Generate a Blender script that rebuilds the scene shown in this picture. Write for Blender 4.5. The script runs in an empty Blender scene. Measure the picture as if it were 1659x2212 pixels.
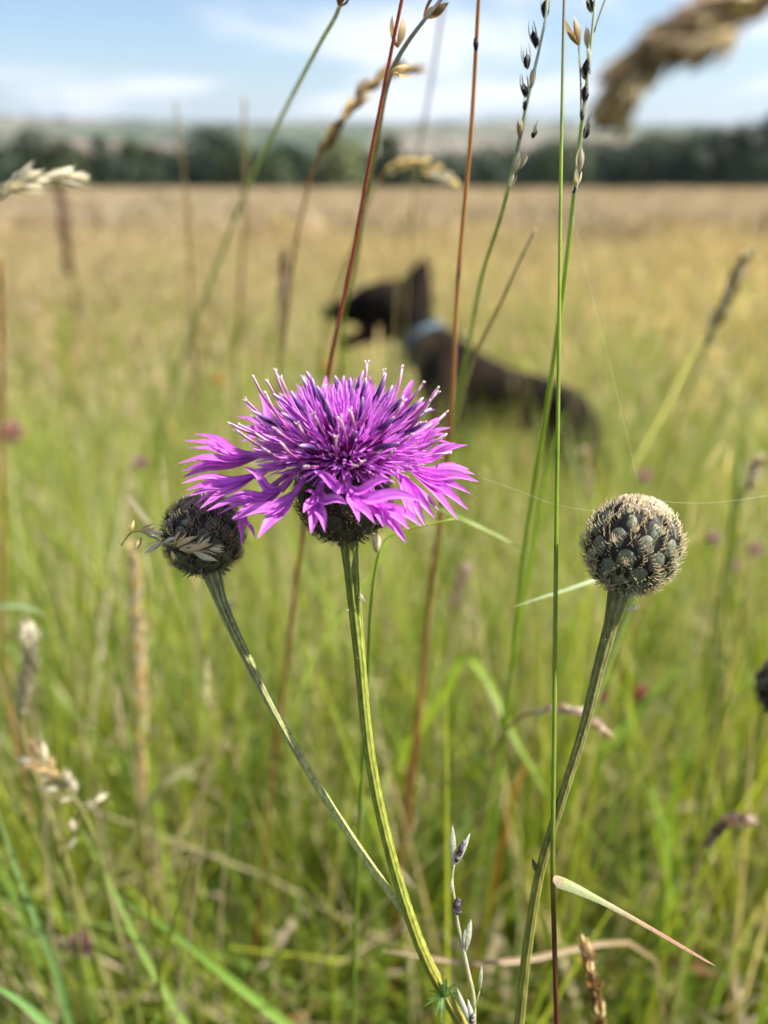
import bpy, math, random
import numpy as np
from mathutils import Vector, Matrix, noise as mnoise

random.seed(11)
RNG = np.random.default_rng(5)
R = random.uniform
PI = math.pi
C = bpy.context.scene.collection
SC = bpy.context.scene

# ------------------------------------------------------------------ camera
PITCH = math.radians(25.0)
CAM = Vector((0, 0, 0.95))
FW = Vector((0, math.cos(PITCH), -math.sin(PITCH)))
UP = Vector((0, math.sin(PITCH), math.cos(PITCH)))
RT = Vector((1, 0, 0))
FPX = 1659 * 26 / 25.96
cd = bpy.data.cameras.new('camera')
cam = bpy.data.objects.new('camera', cd)
C.objects.link(cam)
cam.location = CAM
cam.rotation_euler = (PI / 2 - PITCH, 0, 0)
cd.sensor_fit = 'HORIZONTAL'
cd.sensor_width = 25.96
cd.lens = 26
cd.clip_start = 0.005
cd.clip_end = 20000
cd.dof.use_dof = True
cd.dof.focus_distance = 0.148
cd.dof.aperture_fstop = 7.6
SC.camera = cam

# ------------------------------------------------------------------ light
SUN_DIR = Vector((0.70, 0.04, 0.78)).normalized()
SUN_EL = math.asin(SUN_DIR.z)
SUN_AZ = math.atan2(SUN_DIR.x, SUN_DIR.y)
w = bpy.data.worlds.new('World')
SC.world = w
w.use_nodes = True
nt = w.node_tree
nt.nodes.clear()
L = nt.links.new
out = nt.nodes.new('ShaderNodeOutputWorld')
bg = nt.nodes.new('ShaderNodeBackground')
bg.inputs[1].default_value = 0.060
sky = nt.nodes.new('ShaderNodeTexSky')
sky.sky_type = 'NISHITA'
sky.sun_disc = False
sky.sun_elevation = SUN_EL
sky.sun_rotation = SUN_AZ
sky.altitude = 100
sky.air_density = 1.0
sky.dust_density = 0.6
sky.ozone_density = 1.2
# thin streaky clouds on a far layer: direction projected to a high plane
tc = nt.nodes.new('ShaderNodeTexCoord')
sep = nt.nodes.new('ShaderNodeSeparateXYZ')
L(tc.outputs['Generated'], sep.inputs[0])


def wmath(op, a, b=None, c=None):
    n = nt.nodes.new('ShaderNodeMath')
    n.operation = op
    for i, v in enumerate((a, b, c)):
        if v is None:
            continue
        if isinstance(v, (int, float)):
            n.inputs[i].default_value = v
        else:
            L(v, n.inputs[i])
    return n.outputs[0]


zc = wmath('MAXIMUM', wmath('ADD', sep.outputs[2], 0.055), 0.02)
ux = wmath('DIVIDE', sep.outputs[0], zc)
uy = wmath('DIVIDE', sep.outputs[1], zc)
cmb = nt.nodes.new('ShaderNodeCombineXYZ')
L(ux, cmb.inputs[0])
L(wmath('MULTIPLY', uy, 0.62), cmb.inputs[1])
n1 = nt.nodes.new('ShaderNodeTexNoise')
n1.inputs['Scale'].default_value = 0.42
n1.inputs['Detail'].default_value = 6
n1.inputs['Roughness'].default_value = 0.52
n1.inputs['Distortion'].default_value = 0.5
mp = nt.nodes.new('ShaderNodeMapping')
mp.inputs['Location'].default_value = (3.1, 1.7, 0)
L(cmb.outputs[0], mp.inputs[0])
L(mp.outputs[0], n1.inputs['Vector'])
mr = nt.nodes.new('ShaderNodeMapRange')
mr.interpolation_type = 'SMOOTHSTEP'
mr.inputs['From Min'].default_value = 0.47
mr.inputs['From Max'].default_value = 0.61
mr.inputs['To Max'].default_value = 0.95
L(n1.outputs[0], mr.inputs[0])
# more vapour low down
hz = nt.nodes.new('ShaderNodeMapRange')
hz.inputs['From Min'].default_value = 0.0
hz.inputs['From Max'].default_value = 0.10
hz.inputs['To Min'].default_value = 0.75
hz.inputs['To Max'].default_value = 0.0
L(sep.outputs[2], hz.inputs[0])
vp = nt.nodes.new('ShaderNodeMix')
vp.data_type = 'RGBA'
L(hz.outputs[0], vp.inputs[0])
vp.inputs[7].default_value = (3.8, 4.55, 5.8, 1)
cf = mr.outputs[0]
mx = nt.nodes.new('ShaderNodeMix')
mx.data_type = 'RGBA'
L(cf, mx.inputs[0])
tint = nt.nodes.new('ShaderNodeMix')
tint.data_type = 'RGBA'
tint.blend_type = 'MULTIPLY'
tint.inputs[0].default_value = 1
tint.inputs[7].default_value = (0.95, 0.99, 1.06, 1)
L(sky.outputs[0], tint.inputs[6])
L(tint.outputs[2], vp.inputs[6])
L(vp.outputs[2], mx.inputs[6])
mx.inputs[7].default_value = (7.0, 7.3, 7.9, 1)
L(mx.outputs[2], bg.inputs[0])
L(bg.outputs[0], out.inputs[0])

sd = bpy.data.lights.new('sun', 'SUN')
sd.energy = 5.0
sd.angle = math.radians(0.6)
sd.color = (1, 0.95, 0.86)
so = bpy.data.objects.new('sun', sd)
so.rotation_euler = (-SUN_DIR).to_track_quat('-Z', 'Y').to_euler()
so.location = (0, 0, 50)
C.objects.link(so)

SC.view_settings.view_transform = 'Standard'
SC.view_settings.look = 'None'
SC.view_settings.gamma = 1
SC.view_settings.use_curve_mapping = False
SC.view_settings.exposure = 1.36
SC.cycles.use_adaptive_sampling = True
SC.cycles.adaptive_threshold = 0.035
SC.cycles.max_bounces = 5
SC.cycles.diffuse_bounces = 3
SC.cycles.glossy_bounces = 2
SC.cycles.transmission_bounces = 4
SC.cycles.transparent_max_bounces = 6
SC.cycles.volume_bounces = 0
SC.cycles.use_denoising = True
SC.cycles.caustics_reflective = False
SC.cycles.caustics_refractive = False
SC.cycles.sample_clamp_indirect = 6


# ------------------------------------------------------------------ helpers
def V(px, py, d):
    """point seen at (px, py) of a 1659 x 2212 view at depth d along the view axis"""
    return CAM + FW * d + RT * ((px - 829.5) / FPX * d) + UP * ((1106 - py) / FPX * d)


def W(px, py, Y):
    """point seen at (px, py) standing at world Y"""
    v = (1106 - py) / FPX
    return V(px, py, Y / (math.cos(PITCH) + math.sin(PITCH) * v))


def sst(a, b, x):
    t = min(1, max(0, (x - a) / (b - a)))
    return t * t * (3 - 2 * t)


def gz(x, y):
    """terrain height: gently falling meadow, valley with the wood, hills"""
    z = -0.0345 * max(y - 1.0, -6)
    if y > 70:
        z -= 8.8 * sst(70, 135, y)
        z += 0.0345 * (y - 135) if y > 135 else 0
    z += 0.02 * math.sin(x * 0.9 + 1.3) * math.sin(y * 0.7) * sst(2, 6, y)
    return z


def lerp(a, b, t):
    return a + (b - a) * t


def mixc(a, b, t):
    return tuple(a[i] + (b[i] - a[i]) * t for i in range(3))


def spline(pts, n):
    """centripetal Catmull-Rom through pts, n samples spread evenly over the segments"""
    P = [pts[0] * 2 - pts[1]] + list(pts) + [pts[-1] * 2 - pts[-2]]
    m = len(pts) - 1
    o = []
    for i in range(n):
        t = i / (n - 1) * m
        k = min(int(t), m - 1)
        t -= k
        a, b, c, d = P[k], P[k + 1], P[k + 2], P[k + 3]
        t0 = 0.0
        t1 = t0 + max(1e-6, (b - a).length ** 0.5)
        t2 = t1 + max(1e-6, (c - b).length ** 0.5)
        t3 = t2 + max(1e-6, (d - c).length ** 0.5)
        u = t1 + (t2 - t1) * t
        A1 = a * ((t1 - u) / (t1 - t0)) + b * ((u - t0) / (t1 - t0))
        A2 = b * ((t2 - u) / (t2 - t1)) + c * ((u - t1) / (t2 - t1))
        A3 = c * ((t3 - u) / (t3 - t2)) + d * ((u - t2) / (t3 - t2))
        B1 = A1 * ((t2 - u) / (t2 - t0)) + A2 * ((u - t0) / (t2 - t0))
        B2 = A2 * ((t3 - u) / (t3 - t1)) + A3 * ((u - t1) / (t3 - t1))
        o.append(B1 * ((t2 - u) / (t2 - t1)) + B2 * ((u - t1) / (t2 - t1)))
    return o


def frames(pts, n0=None):
    T = []
    for i in range(len(pts)):
        a = pts[max(i - 1, 0)]
        b = pts[min(i + 1, len(pts) - 1)]
        d = b - a
        T.append(d.normalized() if d.length > 1e-12 else Vector((0, 0, 1)))
    n = n0 if n0 is not None else (Vector((1, 0, 0)) if abs(T[0].x) < 0.8 else Vector((0, 1, 0)))
    o = []
    for t in T:
        n = n - t * n.dot(t)
        if n.length < 1e-6:
            n = t.orthogonal()
        n = n.normalized()
        o.append((t, n, t.cross(n).normalized()))
    return o


class MB:
    def __init__(s):
        s.v, s.f, s.c, s.m = [], [], [], []

    def tube(s, pts, rad, col, sides=6, ribs=0, amp=0.0, ribcol=None, mat=0, cap=True, n0=None):
        n = len(pts)
        rad = rad if isinstance(rad, (list, tuple)) else [rad] * n
        cols = col if isinstance(col, list) else [col] * n
        b0 = len(s.v)
        for i, (p, (t, a, b)) in enumerate(zip(pts, frames(pts, n0))):
            for k in range(sides):
                th = 2 * PI * k / sides
                q = 0.0
                if ribs:
                    q = 0.5 + 0.5 * math.cos(ribs * th + 0.35 * math.sin(i * 0.35))
                r = rad[i] * (1 + amp * (q - 0.5))
                s.v.append(p + (a * math.cos(th) + b * math.sin(th)) * r)
                cc = cols[i]
                if ribs and ribcol is not None:
                    cc = mixc(cc, ribcol, q * q * 0.6)
                s.c.append(cc)
        for i in range(n - 1):
            for k in range(sides):
                k2 = (k + 1) % sides
                s.f.append((b0 + i * sides + k, b0 + i * sides + k2, b0 + (i + 1) * sides + k2, b0 + (i + 1) * sides + k))
                s.m.append(mat)
        if cap:
            for i, e in ((0, 0), (n - 1, 1)):
                s.v.append(Vector(pts[i]))
                s.c.append(cols[i])
                ci = len(s.v) - 1
                for k in range(sides):
                    k2 = (k + 1) % sides
                    x, y = b0 + i * sides + k, b0 + i * sides + k2
                    s.f.append((x, y, ci) if e else (y, x, ci))
                    s.m.append(mat)

    def ribbon(s, pts, widths, nrm, cols, fold=0.0, mat=0, edge=None, twist=0.0):
        """strip of 3 columns; fold lifts the edges; nrm is the rough facing direction"""
        n = len(pts)
        cols = cols if isinstance(cols, list) else [cols] * n
        b0 = len(s.v)
        for i in range(n):
            t = (pts[min(i + 1, n - 1)] - pts[max(i - 1, 0)])
            t = t.normalized() if t.length > 1e-12 else Vector((0, 0, 1))
            sd_ = t.cross(nrm)
            if sd_.length < 1e-6:
                sd_ = t.orthogonal()
            sd_.normalize()
            if twist:
                sd_ = Matrix.Rotation(twist * i / n, 3, t) @ sd_
            up = sd_.cross(t).normalized()
            w_ = widths[i] / 2
            s.v += [pts[i] - sd_ * w_ + up * w_ * fold, pts[i].copy(), pts[i] + sd_ * w_ + up * w_ * fold]
            e = cols[i] if edge is None else mixc(cols[i], edge, 0.6)
            s.c += [e, cols[i], e]
        for i in range(n - 1):
            for k in range(2):
                a = b0 + i * 3 + k
                s.f.append((a, a + 1, a + 4, a + 3))
                s.m.append(mat)

    def glume(s, p, d, nrm, ln, wd, c0, c1, mat=0, segs=5, bend=0.15, awn=0.0):
        d = d.normalized()
        u = nrm - d * nrm.dot(d)
        u = u.normalized() if u.length > 1e-6 else d.orthogonal().normalized()
        pts, ws, cs = [], [], []
        for i in range(segs + 1):
            t = i / segs
            pts.append(p + d * ln * t + u * (math.sin(t * PI) * bend * ln))
            ws.append(wd * max(0.04, math.sin(PI * min(1, t * 0.93 + 0.07)) ** 0.8))
            cs.append(mixc(c0, c1, t))
        if awn:
            pts.append(p + d * ln * (1 + awn) + u * bend * ln * 0.2)
            ws.append(wd * 0.02)
            cs.append(c1)
        s.ribbon(pts, ws, u, cs, fold=-0.55, mat=mat)

    def mesh(s, name, mats, origin=None):
        me = bpy.data.meshes.new(name)
        o = origin if origin is not None else Vector((0, 0, 0))
        me.from_pydata([tuple(p - o) for p in s.v], [], s.f)
        at = me.color_attributes.new('Col', 'FLOAT_COLOR', 'POINT')
        arr = np.ones((len(s.v), 4), dtype=np.float32)
        if s.c:
            arr[:, :3] = np.array([tuple(c)[:3] for c in s.c], dtype=np.float32)
        at.data.foreach_set('color', arr.ravel())
        for m in mats if isinstance(mats, (list, tuple)) else [mats]:
            me.materials.append(m)
        me.polygons.foreach_set('material_index', s.m)
        me.polygons.foreach_set('use_smooth', [True] * len(s.f))
        me.update()
        return me


def link(name, me, parent=None, mat=None):
    o = bpy.data.objects.new(name, me)
    C.objects.link(o)
    if parent is not None:
        o.parent = parent
    if mat is not None:
        o.matrix_local = mat
    return o


def thing(name, label, cat, loc, group=None):
    o = bpy.data.objects.new(name, None)
    C.objects.link(o)
    o.location = loc
    o.empty_display_size = 0.01
    o['label'] = label
    o['category'] = cat
    if group:
        o['group'] = group
    return o


def org(root):
    return Vector(root.location)


# ------------------------------------------------------------------ materials
def new_mat(name):
    m = bpy.data.materials.new(name)
    m.use_nodes = True
    m.node_tree.nodes.clear()
    return m, m.node_tree


def mat_plant(name, transl=0.35, rough=0.55, spec=0.25, nscale=900.0, namt=0.35, warm=0.12, bump=0.0, stretch=None,
              rand=0.0, tcol=(1.0, 1.0, 0.75), large=0.0, sheen=0.0):
    """base colour from the 'Col' attribute varied by noise; a share of the light goes through"""
    m, t = new_mat(name)
    N, K = t.nodes.new, t.links.new
    o = N('ShaderNodeOutputMaterial')
    p = N('ShaderNodeBsdfPrincipled')
    p.inputs['Roughness'].default_value = rough
    p.inputs['Specular IOR Level'].default_value = spec
    if sheen:
        p.inputs['Sheen Weight'].default_value = sheen
    a = N('ShaderNodeAttribute')
    a.attribute_name = 'Col'
    g = N('ShaderNodeTexCoord')
    mpp = N('ShaderNodeMapping')
    if stretch:
        mpp.inputs['Scale'].default_value = stretch
    K(g.outputs['Object'], mpp.inputs[0])
    nz = N('ShaderNodeTexNoise')
    nz.inputs['Scale'].default_value = nscale
    nz.inputs['Detail'].default_value = 4
    K(mpp.outputs[0], nz.inputs['Vector'])
    r = N('ShaderNodeMapRange')
    r.inputs['From Min'].default_value = 0.3
    r.inputs['From Max'].default_value = 0.7
    r.inputs['To Min'].default_value = 1 - namt
    r.inputs['To Max'].default_value = 1 + namt
    K(nz.outputs[0], r.inputs[0])
    mu = N('ShaderNodeMix')
    mu.data_type = 'RGBA'
    mu.blend_type = 'MULTIPLY'
    mu.inputs[0].default_value = 1
    K(a.outputs['Color'], mu.inputs[6])
    K(r.outputs[0], mu.inputs[7])
    colr = mu.outputs[2]
    if rand or large:
        hs = N('ShaderNodeHueSaturation')
        K(colr, hs.inputs['Color'])
        if rand:
            oi = N('ShaderNodeObjectInfo')
            rr = N('ShaderNodeMapRange')
            rr.inputs['To Min'].default_value = 1 - rand
            rr.inputs['To Max'].default_value = 1 + rand
            K(oi.outputs['Random'], rr.inputs[0])
            K(rr.outputs[0], hs.inputs['Value'])
        colr = hs.outputs[0]
        if large:
            geo = N('ShaderNodeNewGeometry')
            ln = N('ShaderNodeTexNoise')
            ln.inputs['Scale'].default_value = 0.9
            ln.inputs['Detail'].default_value = 3
            K(geo.outputs['Position'], ln.inputs['Vector'])
            lr = N('ShaderNodeMapRange')
            lr.inputs['From Min'].default_value = 0.35
            lr.inputs['From Max'].default_value = 0.65
            K(ln.outputs[0], lr.inputs[0])
            m2 = N('ShaderNodeMix')
            m2.data_type = 'RGBA'
            m2.blend_type = 'MULTIPLY'
            K(lr.outputs[0], m2.inputs[0])
            K(colr, m2.inputs[6])
            m2.inputs[7].default_value = (1 + large, 1 - large * 0.15, 1 - large, 1)
            colr = m2.outputs[2]
    K(colr, p.inputs['Base Color'])
    if bump:
        bp = N('ShaderNodeBump')
        bp.inputs['Strength'].default_value = bump
        bp.inputs['Distance'].default_value = 0.0002
        K(nz.outputs[0], bp.inputs['Height'])
        K(bp.outputs[0], p.inputs['Normal'])
    if transl > 0:
        tr = N('ShaderNodeBsdfTranslucent')
        m3 = N('ShaderNodeMix')
        m3.data_type = 'RGBA'
        m3.blend_type = 'MULTIPLY'
        m3.inputs[0].default_value = 1
        m3.inputs[7].default_value = (*tcol, 1)
        K(colr, m3.inputs[6])
        K(m3.outputs[2], tr.inputs[0])
        ms = N('ShaderNodeMixShader')
        ms.inputs[0].default_value = transl
        K(p.outputs[0], ms.inputs[1])
        K(tr.outputs[0], ms.inputs[2])
        K(ms.outputs[0], o.inputs[0])
    else:
        K(p.outputs[0], o.inputs[0])
    return m


M_GRASS = mat_plant('meadow_grass_blades', 0.50, 0.5, 0.3, 40, 0.22, rand=0.16, tcol=(1.15, 1.1, 0.6), large=0.05)
M_FAR = mat_plant('far_meadow_grass', 0.35, 0.6, 0.2, 3, 0.2, rand=0.16, tcol=(1.05, 1.0, 0.85), large=0.05)
M_LEAF = mat_plant('leaf_blade', 0.42, 0.45, 0.35, 300, 0.18, stretch=(6, 6, 0.6), tcol=(1.15, 1.1, 0.5))
M_STALK = mat_plant('grass_stalk_skin', 0.45, 0.5, 0.2, 500, 0.2, stretch=(1, 1, 0.15))
M_STEM = mat_plant('ribbed_stem_skin', 0.0, 0.65, 0.12, 1400, 0.38, bump=0.8, stretch=(1, 1, 0.12))
M_HUSK = mat_plant('dry_husk', 0.40, 0.55, 0.25, 1500, 0.25, stretch=(2, 2, 0.5), tcol=(1.05, 1.0, 0.8))
M_PETAL = mat_plant('petal', 0.42, 0.5, 0.2, 700, 0.16, rand=0.12, tcol=(1.05, 0.8, 1.1))
M_FLORET = mat_plant('disc_floret_skin', 0.34, 0.5, 0.2, 900, 0.22, rand=0.25, tcol=(1.0, 0.85, 1.05))
M_ANTHER = mat_plant('anther_skin', 0.05, 0.5, 0.12, 2500, 0.2)
M_BRACT = mat_plant('bract_skin', 0.0, 0.55, 0.3, 1400, 0.35, bump=0.5)
M_BRISTLE = mat_plant('bristle', 0.35, 0.5, 0.25, 2000, 0.2, tcol=(1.1, 1.0, 0.8))
M_CROWN = mat_plant('tree_leaves', 0.22, 0.6, 0.2, 0.6, 0.35, tcol=(1, 1, 0.6))
M_BARK = mat_plant('bark', 0.0, 0.9, 0.1, 4, 0.4)
M_WEB = mat_plant('spider_silk', 0.3, 0.3, 0.6, 100, 0.1, tcol=(1, 1, 1))

# ------------------------------------------------------------------ ground, hills
def grid_mesh(name, xs, ys, hf, mat):
    vs = [(x, y, hf(x, y)) for y in ys for x in xs]
    nx = len(xs)
    fs = [(j * nx + i, j * nx + i + 1, (j + 1) * nx + i + 1, (j + 1) * nx + i) for j in range(len(ys) - 1) for i in range(nx - 1)]
    me = bpy.data.meshes.new(name)
    me.from_pydata(vs, [], fs)
    me.materials.append(mat)
    me.polygons.foreach_set('use_smooth', [True] * len(fs))
    o = link(name, me)
    o['kind'] = 'structure'
    return o


def mat_ground():
    m, t = new_mat('meadow_soil_and_thatch')
    N, K = t.nodes.new, t.links.new
    o = N('ShaderNodeOutputMaterial')
    p = N('ShaderNodeBsdfPrincipled')
    p.inputs['Roughness'].default_value = 0.95
    p.inputs['Specular IOR Level'].default_value = 0.1
    g = N('ShaderNodeNewGeometry')
    a = N('ShaderNodeTexNoise')
    a.inputs['Scale'].default_value = 9
    a.inputs['Detail'].default_value = 8
    K(g.outputs['Position'], a.inputs['Vector'])
    cr = N('ShaderNodeValToRGB')
    e = cr.color_ramp.elements
    e[0].position = 0.35
    e[0].color = (0.020, 0.028, 0.008, 1)
    e[1].position = 0.7
    e[1].color = (0.085, 0.082, 0.028, 1)
    K(a.outputs[0], cr.inputs[0])
    # beyond the reach of the modelled grass the sward itself: dry gold
    sp = N('ShaderNodeSeparateXYZ')
    K(g.outputs['Position'], sp.inputs[0])
    fr = N('ShaderNodeMapRange')
    fr.inputs['From Min'].default_value = 25
    fr.inputs['From Max'].default_value = 60
    K(sp.outputs[1], fr.inputs[0])
    mxx = N('ShaderNodeMix')
    mxx.data_type = 'RGBA'
    K(fr.outputs[0], mxx.inputs[0])
    K(cr.outputs[0], mxx.inputs[6])
    mxx.inputs[7].default_value = (0.30, 0.24, 0.14, 1)
    K(mxx.outputs[2], p.inputs['Base Color'])
    b = N('ShaderNodeBump')
    b.inputs['Strength'].default_value = 0.6
    b.inputs['Distance'].default_value = 0.02
    K(a.outputs[0], b.inputs['Height'])
    K(b.outputs[0], p.inputs['Normal'])
    K(p.outputs[0], o.inputs[0])
    return m


def mat_hills():
    m, t = new_mat('far_fields_and_hedges')
    N, K = t.nodes.new, t.links.new
    o = N('ShaderNodeOutputMaterial')
    p = N('ShaderNodeBsdfPrincipled')
    p.inputs['Roughness'].default_value = 1
    p.inputs['Specular IOR Level'].default_value = 0
    g = N('ShaderNodeNewGeometry')
    mpp = N('ShaderNodeMapping')
    mpp.inputs['Scale'].default_value = (0.0022, 0.0016, 0)
    K(g.outputs['Position'], mpp.inputs[0])
    v = N('ShaderNodeTexVoronoi')
    v.inputs['Scale'].default_value = 1
    K(mpp.outputs[0], v.inputs['Vector'])
    cr = N('ShaderNodeValToRGB')
    cr.color_ramp.interpolation = 'CONSTANT'
    e = cr.color_ramp.elements
    e[0].color = (0.085, 0.10, 0.06, 1)
    e[1].position = 0.25
    e[1].color = (0.20, 0.165, 0.13, 1)
    for pos, c in ((0.42, (0.10, 0.12, 0.065, 1)), (0.6, (0.15, 0.145, 0.09, 1)), (0.78, (0.06, 0.08, 0.045, 1)), (0.9, (0.22, 0.165, 0.135, 1))):
        q = e.new(pos)
        q.color = c
    sx = N('ShaderNodeSeparateColor')
    K(v.outputs['Color'], sx.inputs[0])
    K(sx.outputs[0], cr.inputs[0])
    v2 = N('ShaderNodeTexVoronoi')
    v2.feature = 'DISTANCE_TO_EDGE'
    K(mpp.outputs[0], v2.inputs['Vector'])
    rr = N('ShaderNodeMapRange')
    rr.inputs['From Min'].default_value = 0.01
    rr.inputs['From Max'].default_value = 0.035
    K(v2.outputs[0], rr.inputs[0])
    mxx = N('ShaderNodeMix')
    mxx.data_type = 'RGBA'
    K(rr.outputs[0], mxx.inputs[0])
    mxx.inputs[6].default_value = (0.03, 0.045, 0.02, 1)
    K(cr.outputs[0], mxx.inputs[7])
    K(mxx.outputs[2], p.inputs['Base Color'])
    K(p.outputs[0], o.inputs[0])
    return m


def steps(*segs):
    o = []
    for a, b, n in segs:
        o += [a + (b - a) * i / n for i in range(n)]
    o.append(segs[-1][1])
    return o


XS = steps((-900, -60, 10), (-60, -8, 16), (-8, 8, 32), (8, 60, 16), (60, 900, 10))
YS = steps((-60, -4, 8), (-4, 12, 40), (12, 70, 40), (70, 150, 40), (150, 760, 20))
grid_mesh('ground', XS, YS, gz, mat_ground())


def hill_h(x, y):
    ridge = 92 + 26 * sst(900, -1200, x) + 16 * mnoise.noise(Vector((x / 800, y / 2000, 3.3))) + 6 * mnoise.noise(Vector((x / 230, y / 700, 8.1)))
    z = -14 + (ridge + 14) * sst(700, 3100, y)
    z += 10 * mnoise.noise(Vector((x / 420, y / 520, 1.2))) * sst(700, 1400, y)
    if y > 3200:
        z -= 0.01 * (y - 3200)
    return z


hills = grid_mesh('hills', steps((-4300, 4300, 110)), steps((600, 4300, 60)), hill_h, mat_hills())


# ------------------------------------------------------------------ trees
def leaf_cloud(mb, blobs, n, size, cols):
    """n small leaf-clump faces spread through the shells of the blobs"""
    vol = [b[1] ** 2 for b in blobs]
    for b in blobs:
        k = int(n * b[1] ** 2 / sum(vol))
        for _ in range(k):
            d = Vector((random.gauss(0, 1), random.gauss(0, 1), random.gauss(0, 1))).normalized()
            rr = b[1] * (R(0.25, 1.0) ** 0.4) * (1 + 0.3 * mnoise.noise(d * 2.3 + b[0] * 0.31))
            p = b[0] + Vector((d.x * rr, d.y * rr, d.z * rr * b[2]))
            s_ = size * R(0.5, 1.3)
            nn = (d + Vector((R(-.8, .8), R(-.8, .8), R(-.3, 1.0)))).normalized()
            u = nn.orthogonal().normalized()
            u = Matrix.Rotation(R(0, 6.28), 3, nn) @ u
            v_ = nn.cross(u)
            c = random.choice(cols)
            c = mixc(c, (c[0] * 1.5, c[1] * 1.4, c[2]), R(0, 0.5))
            b0 = len(mb.v)
            mb.v += [p - u * s_, p + v_ * s_ * 0.55, p + u * s_, p - v_ * s_ * 0.55]
            mb.c += [c] * 4
            mb.f.append((b0, b0 + 1, b0 + 2, b0 + 3))
            mb.m.append(0)


TREE_GREENS = {
    'dark': [(0.020, 0.036, 0.018), (0.028, 0.046, 0.021), (0.020, 0.036, 0.022)],
    'mid': [(0.034, 0.050, 0.014), (0.042, 0.060, 0.017), (0.028, 0.043, 0.014)],
    'pale': [(0.13, 0.16, 0.075), (0.16, 0.18, 0.09), (0.10, 0.13, 0.06)],
}


def tree(x, y, ht, rad, tone, label, n=2200, leaf=0.55):
    z0 = gz(x, y) - 0.2
    root = thing('broadleaf_tree', label, 'tree', (x, y, z0))
    o = org(root)
    mb = MB()
    pts = [Vector((x + R(-.2, .2) * i, y + R(-.2, .2) * i, z0 + ht * 0.75 * i / 5)) for i in range(6)]
    mb.tube(pts, [0.36 * ht / 14 * (1 - 0.15 * i) for i in range(6)], (0.07, 0.055, 0.04), sides=8)
    for k in range(6):
        a = k * 1.05 + R(0, .5)
        q = pts[2 + k % 3]
        e = q + Vector((math.cos(a) * rad * 0.65, math.sin(a) * rad * 0.65, ht * 0.25))
        mb.tube(spline([q, q.lerp(e, 0.5) + Vector((0, 0, -0.3)), e], 5), [0.15, 0.12, 0.09, 0.06, 0.03], (0.07, 0.055, 0.04), sides=5)
    link('trunk', mb.mesh('trunk', M_BARK, o), root)
    mb = MB()
    blobs = [(Vector((x, y, z0 + ht * 0.62)), rad * 0.72, ht / rad * 0.42)]
    for k in range(9):
        a = R(0, 6.28)
        h = R(0.34, 0.88)
        rr = rad * (0.62 if h < 0.7 else 0.35)
        blobs.append((Vector((x + math.cos(a) * rr, y + math.sin(a) * rr, z0 + ht * h)), rad * R(0.30, 0.45), 0.9))
    leaf_cloud(mb, blobs, n, leaf, TREE_GREENS[tone])
    link('crown', mb.mesh('crown', M_CROWN, o), root)


def at_x(px, Y):
    return (px - 829.5) / FPX * Y * 0.925


tree(at_x(60, 150), 150, 18.6, 7.0, 'dark', 'dark broad tree at the far left end of the wood beyond the field')
tree(at_x(145, 142), 142, 18.4, 4.6, 'mid', 'olive green rounded tree above the dead dock stalk at the left')
tree(at_x(238, 150), 150, 18.8, 3.6, 'dark', 'small dark domed tree between two olive trees on the left')
tree(at_x(315, 140), 140, 17.8, 5.2, 'mid', 'mid green tree just right of the small dark domed tree')
tree(at_x(455, 160), 160, 19.2, 9.0, 'dark', 'widest dark blue green tree, left of the blurred green stalk', n=2600)
tree(at_x(620, 158), 158, 18.0, 6.0, 'dark', 'dark low tree behind the drooping brown ear of grass')
tree(at_x(745, 120), 120, 16.2, 4.6, 'pale', 'pale sage green bushy tree left of the red stalk', n=1300)
tree(at_x(845, 142), 142, 19.6, 3.2, 'mid', 'narrow olive tree standing taller than the wood, right of the red stalk')
tree(at_x(1400, 130), 130, 18.8, 6.5, 'dark', 'dark tree in the wood below the tip of the drooping brown ear')
tree(at_x(1500, 125), 125, 19.2, 5.5, 'dark', 'tall dark tree above the wood near the right edge')
tree(at_x(1620, 122), 122, 19.6, 6.5, 'dark', 'tallest dark tree at the far right end of the wood')

mb = MB()
for i in range(150):
    px = -900 + i * 3500 / 150 + R(-8, 8)
    Y = R(135, 190)
    x = at_x(px, Y)
    hb = 16.0 + 1.6 * mnoise.noise(Vector((px / 210, 0.3, 0))) + 1.4 * sst(1100, 1500, px) - 0.9 * sst(560, 700, px) * sst(1250, 1000, px)
    z0 = gz(x, Y)
    bl = [(Vector((x, Y, z0 + hb * 0.5)), hb * 0.36, 1.15), (Vector((x + R(-2, 2), Y - 2, z0 + hb * 0.74)), hb * 0.26, 1.0),
          (Vector((x + R(-3, 3), Y - 3, z0 + hb * 0.22)), hb * 0.30, 1.0)]
    leaf_cloud(mb, bl, 800, 0.75, TREE_GREENS['dark'] if mnoise.noise(Vector((px / 120, 2, 0))) < 0.05 else TREE_GREENS['mid'])
wood = link('woodland', mb.mesh('woodland', M_CROWN))
wood['kind'] = 'stuff'
wood['label'] = 'dark belt of woodland beyond the dry gold field'
wood['category'] = 'woodland'

# small copses and hedges on the hills
mb = MB()
for i in range(260):
    y = R(1500, 3150)
    x = R(-0.62, 0.62) * y
    if mnoise.noise(Vector((x / 420, y / 300, 5))) < 0.05:
        continue
    b = Vector((x, y, hill_h(x, y) + 2))
    leaf_cloud(mb, [(b, R(7, 15), 0.6), (b + Vector((R(-22, 22), R(-5, 5), 0)), R(6, 12), 0.6)], 70, 3.2, TREE_GREENS['dark'])
hd = link('hill_copses', mb.mesh('hill_copses', M_CROWN))
hd['kind'] = 'stuff'
hd['label'] = 'scattered dark copses and hedges on the far hills'
hd['category'] = 'copses'

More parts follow.
